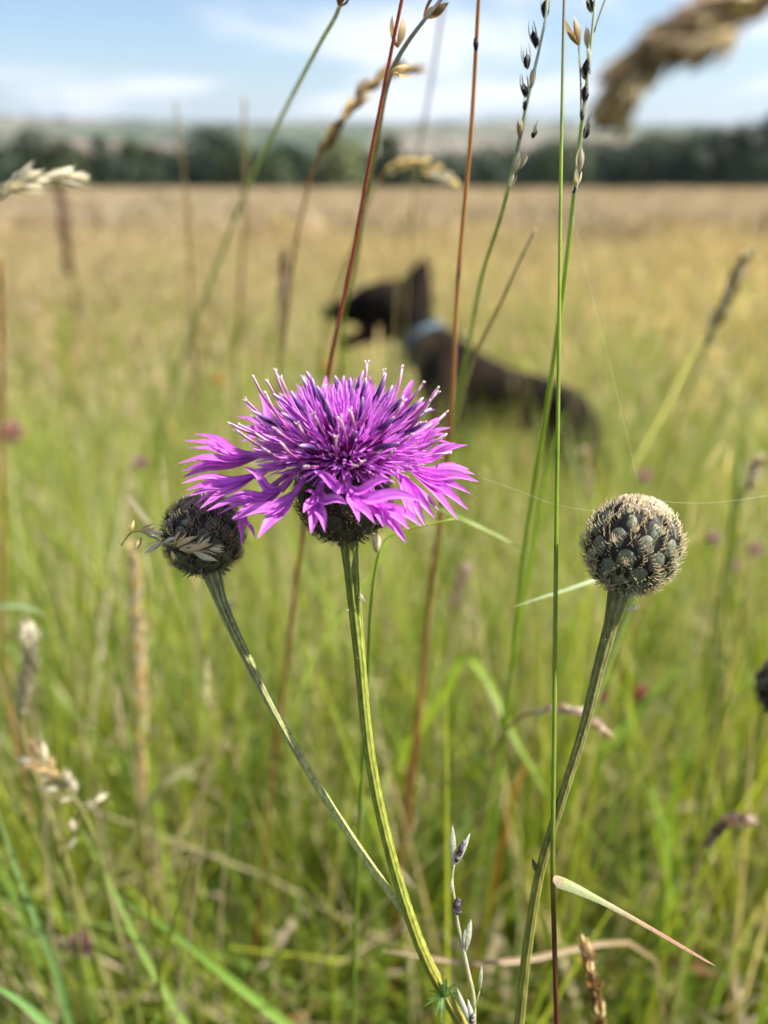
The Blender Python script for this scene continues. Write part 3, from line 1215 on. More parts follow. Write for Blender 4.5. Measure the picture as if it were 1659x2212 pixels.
ray((752, 1058, -15), [(676, 1017, -19), (848, 1036, -18), (911, 1082, -19), (809, 1130, -21), (776, 1128, -21), (700, 1040, -17)], wide=0.0020)
ray((800, 1068, -13), [(849, 1137, -18), (884, 1144, -17), (879, 1174, -16), (911, 1137, -14), (862, 1118, -19), (830, 1140, -20)], wide=0.0020)
ray((860, 1025, -9), [(919, 1137, -11), (939, 1119, -10), (948, 1102, -8), (900, 1130, -13), (880, 1105, -14)], wide=0.0016)
ray((886, 1012, -5), [(1034, 1041, -6), (1027, 1025, -3), (1014, 1014, -1), (1018, 1067, -7), (1012, 1102, -9), (990, 1124, -11), (998, 1086, -8)])
ray((884, 996, -1), [(1010, 961, -2), (985, 957, 1), (930, 932, -3), (972, 975, 3), (960, 990, 5)], wide=0.0013)
ray((884, 952, 5), [(974, 924, 7), (968, 938, 5), (957, 900, 9), (976, 958, 3), (950, 912, 10)], wide=0.0015)
ray((850, 905, 10), [(895, 818, 14), (908, 842, 13), (925, 868, 12), (940, 885, 10), (880, 850, 15)], wide=0.0015)
ray((600, 930, 9), [(510, 900, 12), (530, 872, 13), (500, 930, 10), (520, 955, 8), (560, 850, 15)], wide=0.0014)
ray((700, 905, 14), [(640, 830, 19), (670, 820, 20), (705, 812, 20), (730, 822, 19)], wide=0.0014)
ray((790, 905, 14), [(770, 815, 20), (800, 812, 20), (832, 822, 19), (850, 838, 18)], wide=0.0014)

# small divided leaf low on the main stem
mb = MB()
lc = V(958, 2155, 0.161)
for tx, ty, w_ in ((922, 2160, 9), (925, 2140, 8), (945, 2120, 7), (965, 2112, 9), (985, 2125, 8), (1000, 2150, 7), (940, 2195, 10), (955, 2215, 9), (915, 2175, 6)):
    e = V(tx, ty, 0.159 + R(-.003, .003))
    Q = spline([lc, lc.lerp(e, 0.5) + UP * 0.0006, e], 6)
    mb.ribbon(Q, [w_ * 1e-4 * s_ for s_ in (0.4, 0.8, 1, 0.9, 0.6, 0.05)], -FW, [(0.09, 0.17, 0.04)] * 6, fold=0.3)
lf = link('stem_leaf', mb.mesh('stem_leaf', M_LEAF, org(plant)), plant)

# --- plant 2: right bud
g3 = [V(1338, 1275, 0.149), V(1322, 1340, 0.149), V(1295, 1440, 0.150), V(1262, 1570, 0.151), V(1225, 1690, 0.152), V(1190, 1800, 0.154), V(1166, 1885, 0.156), V(1140, 2040, 0.160), V(1118, 2240, 0.168)]
g3 = down_to_ground(g3, (-0.01, 0.08))
bud = thing('knapweed_plant', 'single closed scaly knapweed bud with pale cottony top at the right', 'knapweed', g3[-1])
ribbed_stem(bud, 'stem', g3, [0.00205, 0.0013, 0.0011, 0.0009, 0.0009, 0.0009, 0.00095, 0.0010, 0.0011, 0.0014, 0.0018],
            [(0.12, 0.12, 0.045), (0.15, 0.145, 0.04), (0.16, 0.155, 0.03), (0.18, 0.18, 0.028), (0.18, 0.19, 0.028), (0.15, 0.16, 0.03)], (0.30, 0.28, 0.11), n=90)
knap_head(bud, V(1366, 1178, 0.149), cax(0.20, 0.94, 0.28), 0.0080, 1.06, RINGS, (0.88, 0.78, 0.54), 1.6, name='flower_bud', spin=0.1, bl=0.0013)
mb = MB()
mb.glume(V(1162, 1885, 0.156), cax(-0.6, 0.8, 0.1), -FW, 0.0022, 0.0007, (0.14, 0.17, 0.04), (0.16, 0.12, 0.06))
mb.glume(V(1160, 1882, 0.1555), cax(-0.35, 0.9, 0.1), -FW, 0.0030, 0.0009, (0.20, 0.17, 0.10), (0.06, 0.04, 0.035))
link('stem_leaf', mb.mesh('stem_leaf', M_LEAF, org(bud)), bud)

# --- plant 3: bud cut by the right edge, blurred
g4 = down_to_ground([V(1704, 1540, 0.215), V(1719, 1750, 0.22), V(1744, 2100, 0.235)], (0.02, 0.05))
bd3 = thing('knapweed_plant', 'dark out of focus knapweed bud cut off by the right edge', 'knapweed', g4[-1])
ribbed_stem(bd3, 'stem', g4, [0.002, 0.0012, 0.001, 0.0012, 0.0016], [(0.09, 0.11, 0.04), (0.13, 0.15, 0.03)], (0.2, 0.22, 0.08), n=40)
knap_head(bd3, V(1700, 1488, 0.215), cax(-0.1, 0.95, 0.3), 0.0072, 1.1, RINGS[1:8:2], (0.3, 0.24, 0.16), 0.8, bl=0.0013)

# ------------------------------------------------------------------ grass stalks one can tell apart
SPK = {}


def spikelet_mesh(kind, v=0):
    key = (kind, v)
    if key in SPK:
        return SPK[key]
    mb = MB()
    z, y = Vector((0, 0, 1)), Vector((0, 1, 0))
    P = {'pale': ((0.45, 0.40, 0.26), (0.62, 0.56, 0.42)), 'tan': ((0.30, 0.20, 0.09), (0.46, 0.33, 0.17)), 'brown': ((0.16, 0.09, 0.035), (0.30, 0.19, 0.09)),
         'smut': ((0.34, 0.32, 0.25), (0.5, 0.48, 0.40)), 'gold': ((0.66, 0.49, 0.20), (0.82, 0.66, 0.37)), 'cream': ((0.60, 0.52, 0.34), (0.74, 0.68, 0.52)),
         'orange': ((0.34, 0.16, 0.045), (0.48, 0.27, 0.10)), 'mauve': ((0.38, 0.26, 0.22), (0.56, 0.42, 0.36))}[kind]
    for k in range(4):
        a = k * 1.9 + v
        nrm = Vector((math.cos(a), math.sin(a), 0))
        d = (z + nrm * R(0.05, 0.28)).normalized()
        w_ = R(0.09, 0.15) if kind == 'smut' else R(0.24, 0.34)
        mb.glume(nrm * 0.04, d, nrm, R(0.75, 1.05), w_, mixc(P[0], P[1], R(0, .4)), P[1], awn=R(0, 0.25))
    if kind == 'smut':
        rows = [Vector((0.03 * math.sin(i), 0.03 * math.cos(i * 1.7), 0.05 + 0.09 * i)) for i in range(7)]
        mb.tube(rows, [0.06, 0.14, 0.17, 0.175, 0.15, 0.11, 0.04], (0.022, 0.018, 0.020), sides=7)
    SPK[key] = mb.mesh('spikelet', M_HUSK)
    return SPK[key]


def put_spikelet(root, kind, p, d, ln, v=None, wide=1.0):
    z = d.normalized()
    x = z.orthogonal().normalized()
    m = Matrix((x, z.cross(x), z)).transposed().to_4x4()
    mt = Matrix.Translation(p - org(root)) @ m @ Matrix.Rotation(R(0, 6.28), 4, 'Z') @ Matrix.Diagonal((ln * wide, ln * wide, ln, 1))
    return link('spikelet', spikelet_mesh(kind, random.randrange(3) if v is None else v), root, mt)


def stalk(label, pts, r, cols, ground=True, lean=(0, 0.02), cat='grass stalk', name='grass_stalk', group=None, n=48):
    if ground:
        pts = down_to_ground(pts, lean)
    root = thing(name, label, cat, pts[-1], group)
    P = spline(pts, n)
    rad, cc = [], []
    for i in range(n):
        t = i / (n - 1)
        rad.append(lerp(r[0], r[1], t))
        q = t * (len(cols) - 1)
        a = min(int(q), len(cols) - 2)
        cc.append(mixc(cols[a], cols[a + 1], q - a))
    mb = MB()
    mb.tube(P, rad, cc, sides=10)
    link('stem', mb.mesh('stem', M_STALK, org(root)), root)
    return root, P


RED = (0.42, 0.12, 0.08)
ORG = (0.52, 0.28, 0.11)
GRN = (0.24, 0.32, 0.05)
GRN2 = (0.33, 0.43, 0.06)
STR = (0.42, 0.34, 0.17)
GRY = (0.30, 0.30, 0.26)

# red stalk behind the flower
stalk('thin red brown stalk rising behind the purple flower to the top edge',
      [W(884, -70, .185), W(868, 0, .185), W(802, 330, .187), W(760, 560, .19), W(712, 790, .195), W(690, 950, .205), W(655, 1150, .225), W(620, 1420, .25), W(580, 1750, .28), W(548, 2080, .31)],
      (0.00030, 0.0010), [RED, RED, (0.34, 0.13, 0.07), RED, (0.25, 0.10, 0.05)])
# orange stalk
rt, P = stalk('straight orange brown stalk crossing the neck of the dog',
      [W(1040, -80, .192), W(1034, 0, .192), W(1018, 280, .194), W(990, 600, .197), W(974, 900, .2), W(950, 1130, .212), W(928, 1300, .23), W(900, 1560, .25), W(880, 1700, .27)],
      (0.00034, 0.0011), [ORG, ORG, (0.42, 0.24, 0.10), (0.36, 0.17, 0.08), (0.30, 0.13, 0.06), (0.24, 0.11, 0.05)])
mb = MB()
q = W(1028, 95, .192)
mb.tube([q + UP * 0.0012, q, q - UP * 0.0012], [0.0004, 0.00062, 0.0004], (0.05, 0.03, 0.02), sides=8)
link('node', mb.mesh('node', M_STALK, org(rt)), rt)
# tall green stalk right of centre with the folded leaf at its red foot
gp = [V(1222, -90, 0.158), V(1219, 0, 0.157), V(1213, 300, 0.156), V(1209, 600, 0.154), V(1206, 850, 0.153), V(1201, 1200, 0.152), V(1197, 1600, 0.152), V(1194, 1890, 0.153)]
rt, P = stalk('long upright green stalk with red foot and a folded leaf, left of the right bud',
      gp + [V(1198, 2050, 0.156), V(1203, 2240, 0.160)], (0.00030, 0.0006),
      [(0.36, 0.30, 0.30), (0.34, 0.32, 0.26), GRN2, GRN2, (0.24, 0.34, 0.04), GRN2, GRN, (0.16, 0.07, 0.03), (0.17, 0.05, 0.03), (0.16, 0.06, 0.035), (0.14, 0.06, 0.03), (0.12, 0.06, 0.03)], lean=(0.005, 0.06), n=100)
mb = MB()
Q = spline([V(1196, 1893, .1525), V(1230, 1905, .1520), V(1300, 1942, .1515), V(1385, 1990, .151), V(1470, 2040, .151), V(1546, 2086, .151)], 22)
wd = [0.0012, 0.0022, 0.0026, 0.0026, 0.0025, 0.0023, 0.0021, 0.0018, 0.0015, 0.0013, 0.0012, 0.0011, 0.001, 0.001, 0.0009, 0.0009, 0.0008, 0.0008, 0.0007, 0.0006, 0.0005, 0.0001]
cc = [mixc((0.55, 0.30, 0.22), (0.26, 0.33, 0.09), min(1, i / 4)) if i < 9 else mixc((0.30, 0.30, 0.10), (0.38, 0.13, 0.09), min(1, (i - 8) / 7)) for i in range(22)]
mb.ribbon(Q, wd, (-FW + UP * 1.2 + RT * 0.3).normalized(), cc, fold=-1.1, edge=(0.55, 0.55, 0.38))
link('leaf_blade', mb.mesh('leaf_blade', M_LEAF, org(rt)), rt)

# smutted stalks (dark spikelets), both at the top
rt, P = stalk('pale stalk with blackened spikelets left of the long green stalk',
      [V(1180, -60, .158), V(1181, 20, .158), V(1166, 100, .159), V(1150, 170, .160), V(1135, 240, .162), V(1118, 320, .164), V(1100, 400, .168), V(1078, 480, .18), V(1040, 600, .21), V(1010, 760, .25)],
      (0.00022, 0.0007), [(0.50, 0.54, 0.44), (0.50, 0.54, 0.44), (0.44, 0.48, 0.30), (0.36, 0.40, 0.18), GRN2, GRN2])
for px, py, ln, kd, dx in ((1176, 40, 52, 'smut', 0.05), (1158, 105, 50, 'smut', -0.2), (1140, 150, 46, 'smut', -0.1), (1135, 212, 44, 'smut', -0.15), (1131, 240, 30, 'smut', 0.2), (1148, 190, 34, 'pale', .1),
                       (1124, 300, 36, 'tan', -0.1), (1112, 375, 40, 'pale', 0.25), (1122, 365, 34, 'pale', 0.45), (1102, 405, 26, 'cream', 0.3), (1150, 300, 34, 'smut', 0.35)):
    put_spikelet(rt, kd, V(px, py, .160), cax(dx, 1, 0.1), ln * 1.2 / FPX * .16, wide=0.78)
rt, P = stalk('twin topped pale stalk with blackened spikelets right of the long green stalk',
      [V(1288, -60, .158), V(1284, 20, .158), V(1276, 100, .158), V(1268, 180, .159), V(1258, 260, .161), V(1246, 360, .164), V(1236, 460, .168), V(1215, 640, .176), V(1190, 820, .186), V(1160, 1010, .20), V(1134, 1180, .215), V(1110, 1400, .24)],
      (0.00024, 0.0009), [(0.50, 0.54, 0.44), (0.48, 0.54, 0.38), (0.38, 0.46, 0.20), GRN2, GRN2, GRN2, GRN])
for px, py, ln, kd, dx in ((1278, 28, 48, 'smut', -0.2), (1270, 105, 36, 'pale', -0.1), (1267, 175, 62, 'smut', -.05), (1262, 222, 50, 'smut', 0.05), (1256, 262, 30, 'smut', 0.1),
                       (1262, 300, 46, 'smut', 0.3), (1250, 372, 44, 'pale', 0.1), (1246, 402, 30, 'cream', 0.1), (1240, 420, 24, 'smut', 0.1)):
    put_spikelet(rt, kd, V(px, py, .159), cax(dx, 1, 0.1), ln * 1.2 / FPX * .16, wide=0.78)
mb = MB()
mb.tube(spline([V(1255, 250, .160), V(1254, 170, .159), V(1250, 100, .158)], 8), 0.00018, (0.34, 0.38, 0.28), sides=6)
mb.tube(spline([V(1283, 70, .158), V(1296, 30, .158), V(1314, -20, .158)], 8), 0.00018, (0.34, 0.38, 0.28), sides=6)
link('branch', mb.mesh('branch', M_STALK, org(rt)), rt)
put_spikelet(rt, 'tan', V(1251, 98, .158), cax(-0.3, 1, 0.1), 58 / FPX * .158)
put_spikelet(rt, 'smut', V(1250, 96, .158), cax(-0.3, 1, 0.1), 26 / FPX * .158)

# second stalk at the top: seed heads
rt, P = stalk('slender grey green stalk with a dark seed at the top edge, blurring down leftwards',
      [V(745, -40, .166), V(735, 10, .170), V(692, 92, .19), V(640, 190, .225), V(597, 275, .27), V(540, 392, .34), V(470, 570, .44), V(405, 740, .52), V(368, 860, .58), V(340, 980, .64)],
      (0.00038, 0.0014), [(0.50, 0.52, 0.42), (0.46, 0.50, 0.38), (0.38, 0.45, 0.25), (0.30, 0.38, 0.12), GRN2, GRN2])
put_spikelet(rt, 'brown', V(732, 14, .162), cax(0.35, 1, 0), 42 / FPX * .162, wide=1.4)
rt, P = stalk('pale stalk with brown boat shaped spikelets curving off the top edge beside the red stalk',
      [V(985, -40, .158), V(950, 2, .159), V(915, 45, .160), V(880, 92, .162), V(852, 140, .165), V(835, 190, .17), V(815, 300, .19), V(790, 430, .22), V(770, 560, .26)],
      (0.0003, 0.0009), [(0.42, 0.42, 0.40), (0.42, 0.42, 0.38), (0.38, 0.38, 0.3), (0.34, 0.34, 0.18), GRN, GRN])
for px, py, ln, kd, a, b in ((915, 38, 64, 'brown', 0.8, 0.62), (858, 102, 62, 'tan', 0.15, 1), (845, 155, 46, 'gold', 0.9, 0.2)):
    put_spikelet(rt, kd, V(px, py, .161), cax(a, b, 0), ln / FPX * .161, wide=1.1)


def ear(label, pts, kinds, ln, rhead, count, stem_pts, stem_r, cols, droop=0.25, ground=True, spread=0.5, cat='seed head', name='grass_seed_head', scale_w=1.0, lean=(0, 0.03), rows=3):
    """seed head along pts (tip first), its stem going on through stem_pts"""
    rt, P = stalk(label, list(pts) + list(stem_pts), stem_r, cols, ground=ground, cat=cat, name=name, lean=lean)
    H = spline(list(pts), count)
    fr = frames(H)
    for i, (p, (t, a, b)) in enumerate(zip(H, fr)):
        s_ = math.sin(PI * min(1, (i + 0.6) / count * 0.86 + 0.08)) ** 0.6
        for k in range(rows):
            th = i * 2.4 + k * 2 * PI / rows
            d = a * math.cos(th) + b * math.sin(th)
            put_spikelet(rt, random.choice(kinds), p + d * rhead * s_ * 0.35, (-t + d * spread * R(0.6, 1.3)), ln * R(0.75, 1.2) * (0.6 + 0.5 * s_), wide=scale_w)
    return rt


# brown ear right of the centre-left, sharp at its lower part
ear('brown spiky ear of grass drooping over the red stalk at the top', [V(884, 152, .27), V(842, 155, .27), V(800, 185, .27), V(762, 228, .27), V(728, 275, .275), V(700, 318, .28), V(682, 352, .285)],
    ['tan', 'brown', 'gold'], 0.0066, 0.0014, 14, [V(668, 400, .30), V(640, 520, .33), V(618, 700, .37)], (0.0003, 0.0009), [ORG, ORG, (0.4, 0.3, 0.14), GRN], spread=0.32, rows=2, scale_w=0.8)
# big near head, top right
ear('large blurred brown seed head hanging in from the top right corner', [V(1332, 226, .073), V(1348, 190, .072), V(1385, 145, .072), V(1440, 98, .071), V(1510, 52, .070), V(1600, 14, .070), V(1700, -36, .070), V(1800, -90, .071)],
    ['brown', 'tan', 'gold', 'tan'], 0.0035, 0.0013, 38, [V(1950, -60, .085), V(2080, 200, .09), V(2150, 700, .10), V(2200, 1600, .11)], (0.0005, 0.0012), [STR, STR, GRN], spread=0.42, rows=4, scale_w=0.95, lean=(0.02, 0.05))
# side lobe of that head is a separate drooping spikelet group
big = [o for o in C.objects if o.name.startswith('grass_seed_head')][-1]
for k in range(9):
    put_spikelet(big, random.choice(['brown', 'tan', 'gold']), V(1590 - k * 12, 62 + k * 4, .070), cax(-0.75, -0.75 + 0.08 * k, 0.1), 0.0046)
# cream ear at left edge
ear('cream coloured ear of grass poking in from the left edge above the field', [V(160, 384, .235), V(120, 386, .23), V(78, 390, .225), V(38, 402, .22), V(0, 420, .22), V(-40, 448, .22)],
    ['cream', 'pale'], 0.0070, 0.0009, 11, [V(-120, 600, .2), V(-150, 900, .22)], (0.0003, 0.0010), [STR, STR, GRN], spread=0.34, rows=2, scale_w=0.85)
# tan foxtail at left
ear('slim upright golden foxtail head left of the branching stem', [V(288, 1195, .35), V(294, 1300, .36), V(301, 1420, .37), V(304, 1540, .38), V(305, 1640, .39), V(308, 1730, .40)],
    ['gold', 'gold', 'cream'], 0.0068, 0.0026, 44, [V(310, 1800, .41), V(312, 1900, .43)], (0.0008, 0.0016), [STR, STR, STR, GRN], spread=0.22, rows=5)
ear('pale grey plump seed head near the left edge', [V(62, 1368, .28), V(66, 1400, .28), V(62, 1450, .285), V(52, 1500, .29), V(46, 1545, .295)],
    ['cream', 'pale'], 0.006, 0.0020, 16, [V(52, 1600, .3), V(80, 1680, .31), V(120, 1800, .32)], (0.0006, 0.0014), [STR, STR, GRN], spread=0.25, rows=4)
ear('cluster of pale papery husks at the lower left', [V(78, 1640, .24), V(105, 1662, .24), V(130, 1690, .24), V(158, 1722, .242)],
    ['cream', 'pale', 'tan'], 0.0062, 0.0026, 6, [V(200, 1800, .25), V(240, 1960, .27)], (0.0004, 0.001), [STR, GRN], spread=0.8, rows=2)
ear('small pale husks on a thin stem below the papery cluster', [V(205, 1735, .25), V(180, 1742, .25), V(160, 1800, .25), V(140, 1835, .25)],
    ['cream', 'pale'], 0.0048, 0.0010, 4, [V(150, 1900, .26), V(165, 2000, .28)], (0.0003, 0.001), [STR, GRN], spread=0.9, rows=1)
# curved tan head under right bud
ear('curved tan grass head lying behind the stem of the right bud', [V(1306, 1580, .235), V(1275, 1554, .235), V(1235, 1536, .236), V(1190, 1530, .238), V(1150, 1540, .24)],
    ['tan', 'cream', 'mauve'], 0.0036, 0.0009, 17, [V(1120, 1552, .25), V(1080, 1600, .27), V(1050, 1750, .3)], (0.0003, 0.001), [STR, STR, GRN], spread=0.2, rows=3)
ear('brown and mauve grass head leaning right at the right edge, low down', [V(1612, 1772, .27), V(1585, 1772, .27), V(1560, 1785, .272), V(1540, 1805, .275), V(1522, 1828, .278)],
    ['mauve', 'mauve', 'brown'], 0.0048, 0.0018, 14, [V(1500, 1880, .285), V(1480, 2000, .3)], (0.0005, 0.001), [STR, STR, GRN], spread=0.22, rows=4)
ear('mauve brown slanting seed head at the right, above the right bud', [V(1608, 560, .42), V(1585, 610, .43), V(1562, 668, .44), V(1540, 712, .45), V(1522, 750, .46)],
    ['tan', 'pale', 'cream'], 0.0085, 0.0024, 18, [V(1490, 830, .48), V(1450, 950, .52)], (0.0005, 0.0012), [STR, STR, GRN], spread=0.2, rows=3)
ear('orange brown bristly seed head rising from the bottom edge', [V(1266, 2052, .19), V(1275, 2095, .19), V(1286, 2150, .192), V(1298, 2220, .195), V(1308, 2290, .2)],
    ['orange', 'gold', 'brown'], 0.0046, 0.0009, 18, [V(1315, 2380, .21)], (0.0003, 0.001), [ORG, STR, GRN], spread=0.2, rows=3, scale_w=0.85)
ear('thin arched pale spray of grass in front of the olive tree', [V(972, 388, .34), V(935, 366, .34), V(900, 350, .345), V(868, 352, .35), V(835, 372, .355)],
    ['gold', 'pale'], 0.0060, 0.0015, 8, [V(800, 420, .37), V(770, 520, .4)], (0.0004, 0.0012), [STR, STR, GRN], spread=0.4, rows=2)
ear('blurred pinkish upright seed head left of the dog', [V(615, 555, .52), V(612, 600, .53), V(610, 660, .54), V(608, 725, .55)],
    ['mauve', 'tan'], 0.0085, 0.0028, 12, [V(604, 800, .57), V(600, 900, .6)], (0.0008, 0.0014), [STR, STR, GRN], spread=0.22, rows=4)
ear('tan upright seed head between the dog and the right bud', [V(1262, 985, .55), V(1262, 1030, .56), V(1264, 1080, .57)],
    ['tan', 'pale'], 0.0085, 0.0026, 9, [V(1266, 1160, .6), V(1270, 1240, .64)], (0.0008, 0.0014), [STR, GRN], spread=0.22, rows=4)
ear('tan tilted seed head just right of the flower stem', [V(1003, 1235, .42), V(990, 1270, .42), V(978, 1320, .425)],
    ['tan', 'mauve'], 0.0070, 0.0020, 9, [V(965, 1400, .44), V(950, 1500, .46)], (0.0007, 0.0012), [STR, GRN], spread=0.22, rows=4)
ear('pale plume of grass at the right edge level with the dog', [V(1640, 1000, .35), V(1628, 1030, .352), V(1612, 1056, .355)],
    ['cream', 'tan'], 0.0062, 0.0018, 8, [V(1590, 1100, .37), V(1570, 1200, .4)], (0.0005, 0.0012), [STR, GRN], spread=0.3, rows=3)

# pale diagonal straw and other bare stalks
stalk('pale diagonal straw leaning across the back of the dog', [V(1158, 492, .205), V(1120, 570, .21), V(1078, 662, .22), V(1030, 760, .235), V(1000, 850, .25), V(980, 940, .265), V(962, 1060, .29)],
      (0.00034, 0.0010), [(0.5, 0.44, 0.33), STR, (0.34, 0.34, 0.13), GRN2, GRN])
stalk('short pale straw crossing the chest of the dog', [V(862, 470, .40), V(858, 600, .42), V(848, 760, .45), V(838, 900, .50)], (0.0005, 0.0007), [STR, STR, ORG, GRN])
stalk('blurred lilac grey stalk rising through the sky right of the red stalk', [V(962, -20, .40), V(935, 160, .42), V(905, 330, .45), V(890, 480, .5), V(880, 640, .56)], (0.0009, 0.0005), [(0.40, 0.36, 0.33), (0.42, 0.36, 0.27), STR, GRN])
stalk('blurred sandy stalk standing before the left hills', [V(528, 205, .5), V(530, 330, .52), V(528, 480, .56), V(520, 640, .62)], (0.0009, 0.0020), [(0.5, 0.42, 0.27), STR, STR, GRN])
stalk('blurred pale stalk with wispy top at the left of the wood', [V(378, 215, .45), V(392, 330, .47), V(402, 420, .5), V(410, 560, .55)], (0.0006, 0.0016), [(0.5, 0.44, 0.30), STR, STR, GRN])
stalk('reddish stalk standing in the grass left of the flower stem', [V(940, 1180, .33), V(925, 1330, .34), V(905, 1560, .37), V(888, 1720, .4)], (0.0010, 0.0012), [RED, ORG, RED, RED])
stalk('thin dark green stalk near the right edge running down leftwards', [V(1655, 1520, .34), V(1560, 1790, .36), V(1450, 1980, .38), V(1330, 2160, .41)], (0.0006, 0.0012), [(0.12, 0.13, 0.03), GRN, GRN])
stalk('thin red stalk at the left edge of the meadow', [V(2, 560, .33), V(6, 800, .36), V(8, 1100, .4)], (0.0008, 0.0012), [(0.4, 0.2, 0.07), ORG, RED])

# small seed behind the flower on a thin green stem
rt, P = stalk('thin green stem with one pale seed just right of the flower neck', [V(985, 1120, .172), V(905, 1165, .17) if False else V(838, 1160, .17), V(818, 1200, .17), V(806, 1270, .172), V(800, 1330, .175), V(796, 1420, .18)],
      (0.0002, 0.0007), [GRN2, GRN, GRN])
put_spikelet(rt, 'pale', V(815, 1195, .17), cax(-0.1, 1, 0), 46 / FPX * .17, wide=1.1)
for px, py, a, b, ln, nm in ((752, 1325, -0.25, 1, 16, 'tiny pale husk caught on the left of the flower stem'), (790, 1300, -0.6, 0.8, 22, 'tiny pale husk caught on the right of the flower stem'),
                         (1352, 1318, 0.9, 0.3, 30, 'wisp of pale fluff caught under the right bud'), (498, 1312, 0.1, 1, 20, 'pale scrap stuck to the stem of the left bud')):
    mb = MB()
    p0 = V(px, py, .1515 if px < 1000 else .148)
    if px < 600:
        p0 = V(px, py, .1588)
    for k in range(5):
        mb.glume(p0, cax(a + R(-.3, .3), b + R(-.3, .3), 0.1), -FW, ln / FPX * .15 * R(.6, 1.1), ln / FPX * .15 * 0.13, (0.7, 0.66, 0.5), (0.8, 0.76, 0.6))
    o = link('grass_husk', mb.mesh('grass_husk', M_HUSK, p0))
    o.location = p0
    o['label'] = nm
    o['category'] = 'husk'

# bleached smutted stalk at the bottom, in focus
rt, P = stalk('bleached zigzag stalk with smutty black spikelets rising from the bottom edge',
      [V(981, 1868, .150), V(977, 1895, .150), V(984, 1960, .150), V(990, 2000, .150), V(1003, 2060, .150), V(1012, 2102, .150), V(1022, 2150, .150), V(1024, 2240, .152)],
      (0.00020, 0.0006), [(0.55, 0.52, 0.34), (0.5, 0.5, 0.28), (0.58, 0.54, 0.4), (0.5, 0.5, 0.24), (0.45, 0.45, 0.2), GRN], n=70)
mb = MB()
for bx, by, a, b, ln, wd_, c0, c1 in ((979, 1872, -0.02, 1, 92, 14, (0.50, 0.49, 0.36), (0.62, 0.60, 0.46)), (982, 1868, 0.52, 1, 70, 9, (0.60, 0.58, 0.52), (0.74, 0.72, 0.66)),
                                  (988, 1866, 0.40, 1, 74, 9, (0.58, 0.54, 0.5), (0.76, 0.74, 0.68)), (976, 1930, 0.0, 1, 34, 8, (0.6, 0.56, 0.4), (0.66, 0.62, 0.46)),
                                  (1004, 2058, 0.18, 1, 76, 15, (0.50, 0.50, 0.36), (0.66, 0.64, 0.50)), (1002, 2056, 0.05, 1, 50, 10, (0.6, 0.58, 0.45), (0.66, 0.64, 0.50)),
                                  (1036, 2140, 0.08, 1, 58, 8, (0.44, 0.46, 0.28), (0.6, 0.58, 0.42)), (1016, 2215, -0.35, 1, 88, 12, (0.52, 0.52, 0.42), (0.66, 0.64, 0.54)),
                                  (1022, 2215, -0.2, 1, 60, 12, (0.62, 0.6, 0.52), (0.72, 0.7, 0.62))):
    s_ = .1500 / FPX
    g = MB()
    g.glume(V(bx, by, .1498), cax(a, b, 0.05), -FW, ln * s_, wd_ * s_, c0, c1, segs=8, bend=0.06)
    g.glume(V(bx, by, .1503), cax(a, b, -0.05), FW, ln * s_ * 0.9, wd_ * s_ * 0.9, c0, c1, segs=8, bend=0.05)
    link('glume', g.mesh('glume', M_HUSK, org(rt)), rt)
mb.tube(spline([V(1024, 2180, .150), V(1036, 2142, .150)], 4), 0.00014, (0.45, 0.47, 0.26), sides=5)
link('branch', mb.mesh('branch', M_STALK, org(rt)), rt)
for a0, a1, b1, r_ in (((984, 1862), (1003, 1815), .1492, 6.5), ((988, 1975), (988, 1940), .1493, 9), ((1018, 2212), (1022, 2190), .1493, 6)):
    g = MB()
    p, q = V(*a0, b1), V(*a1, b1)
    pts = [p.lerp(q, i / 8) + RT * (0.00018 * math.sin(i * 2.1)) for i in range(9)]
    g.tube(pts, [r_ * .15 / FPX * s_ for s_ in (0.4, 0.9, 0.75, 1.05, 0.8, 1.0, 0.7, 0.8, 0.3)], [random.choice([(0.05, 0.035, 0.04), (0.12, 0.10, 0.12), (0.03, 0.02, 0.02), (0.30, 0.27, 0.28)]) for _ in range(9)], sides=8)
    link('smut', g.mesh('smut', M_BRACT, org(rt)), rt)

# straw spray lying across the left bud
fr_ = thing('grass_spray', 'broken spray of straw spikelets lying across the left bud', 'grass spray', V(415, 1185, .1515))
mb = MB()
mb.tube(spline([V(262, 1178, .158), V(285, 1150, .157), V(318, 1152, .1555), V(350, 1172, .154), V(380, 1180, .153), V(430, 1188, .152), V(468, 1183, .1517)], 24), 0.00016, (0.5, 0.38, 0.18), sides=6)
mb.tube(spline([V(420, 1186, .152), V(438, 1202, .1515), V(470, 1194, .151)], 8), 0.00006, (0.5, 0.42, 0.25), sides=4)
mb.tube(spline([V(408, 1180, .152), V(440, 1158, .151), V(468, 1146, .1505)], 8), 0.00005, (0.5, 0.42, 0.25), sides=4)
link('stem', mb.mesh('stem', M_STALK, org(fr_)), fr_)
for px, py, d, a, b, ln in ((282, 1150, .157, 0.25, 1, 30), (300, 1148, .156, 0.9, 0.35, 40), (312, 1152, .1555, 0.9, -0.1, 44), (306, 1160, .156, -0.5, -1, 36), (350, 1170, .154, -0.9, -0.55, 44),
                        (352, 1172, .1535, 0.8, 0.2, 42), (382, 1178, .1525, 0.9, 0.35, 54), (388, 1186, .1525, 0.9, 0.05, 60), (404, 1188, .1520, 0.95, 0.18, 54), (418, 1192, .1518, 0.95, -0.28, 62),
                        (452, 1186, .1515, 0.95, 0.02, 34), (376, 1176, .153, 0.5, 0.6, 40), (425, 1188, .1516, 0.6, 0.75, 40), (370, 1190, .153, 0.3, -0.8, 26)):
    put_spikelet(fr_, random.choice(['gold', 'gold', 'cream']), V(px, py, d), cax(a, b, 0.12), ln / FPX * .152, wide=0.85)


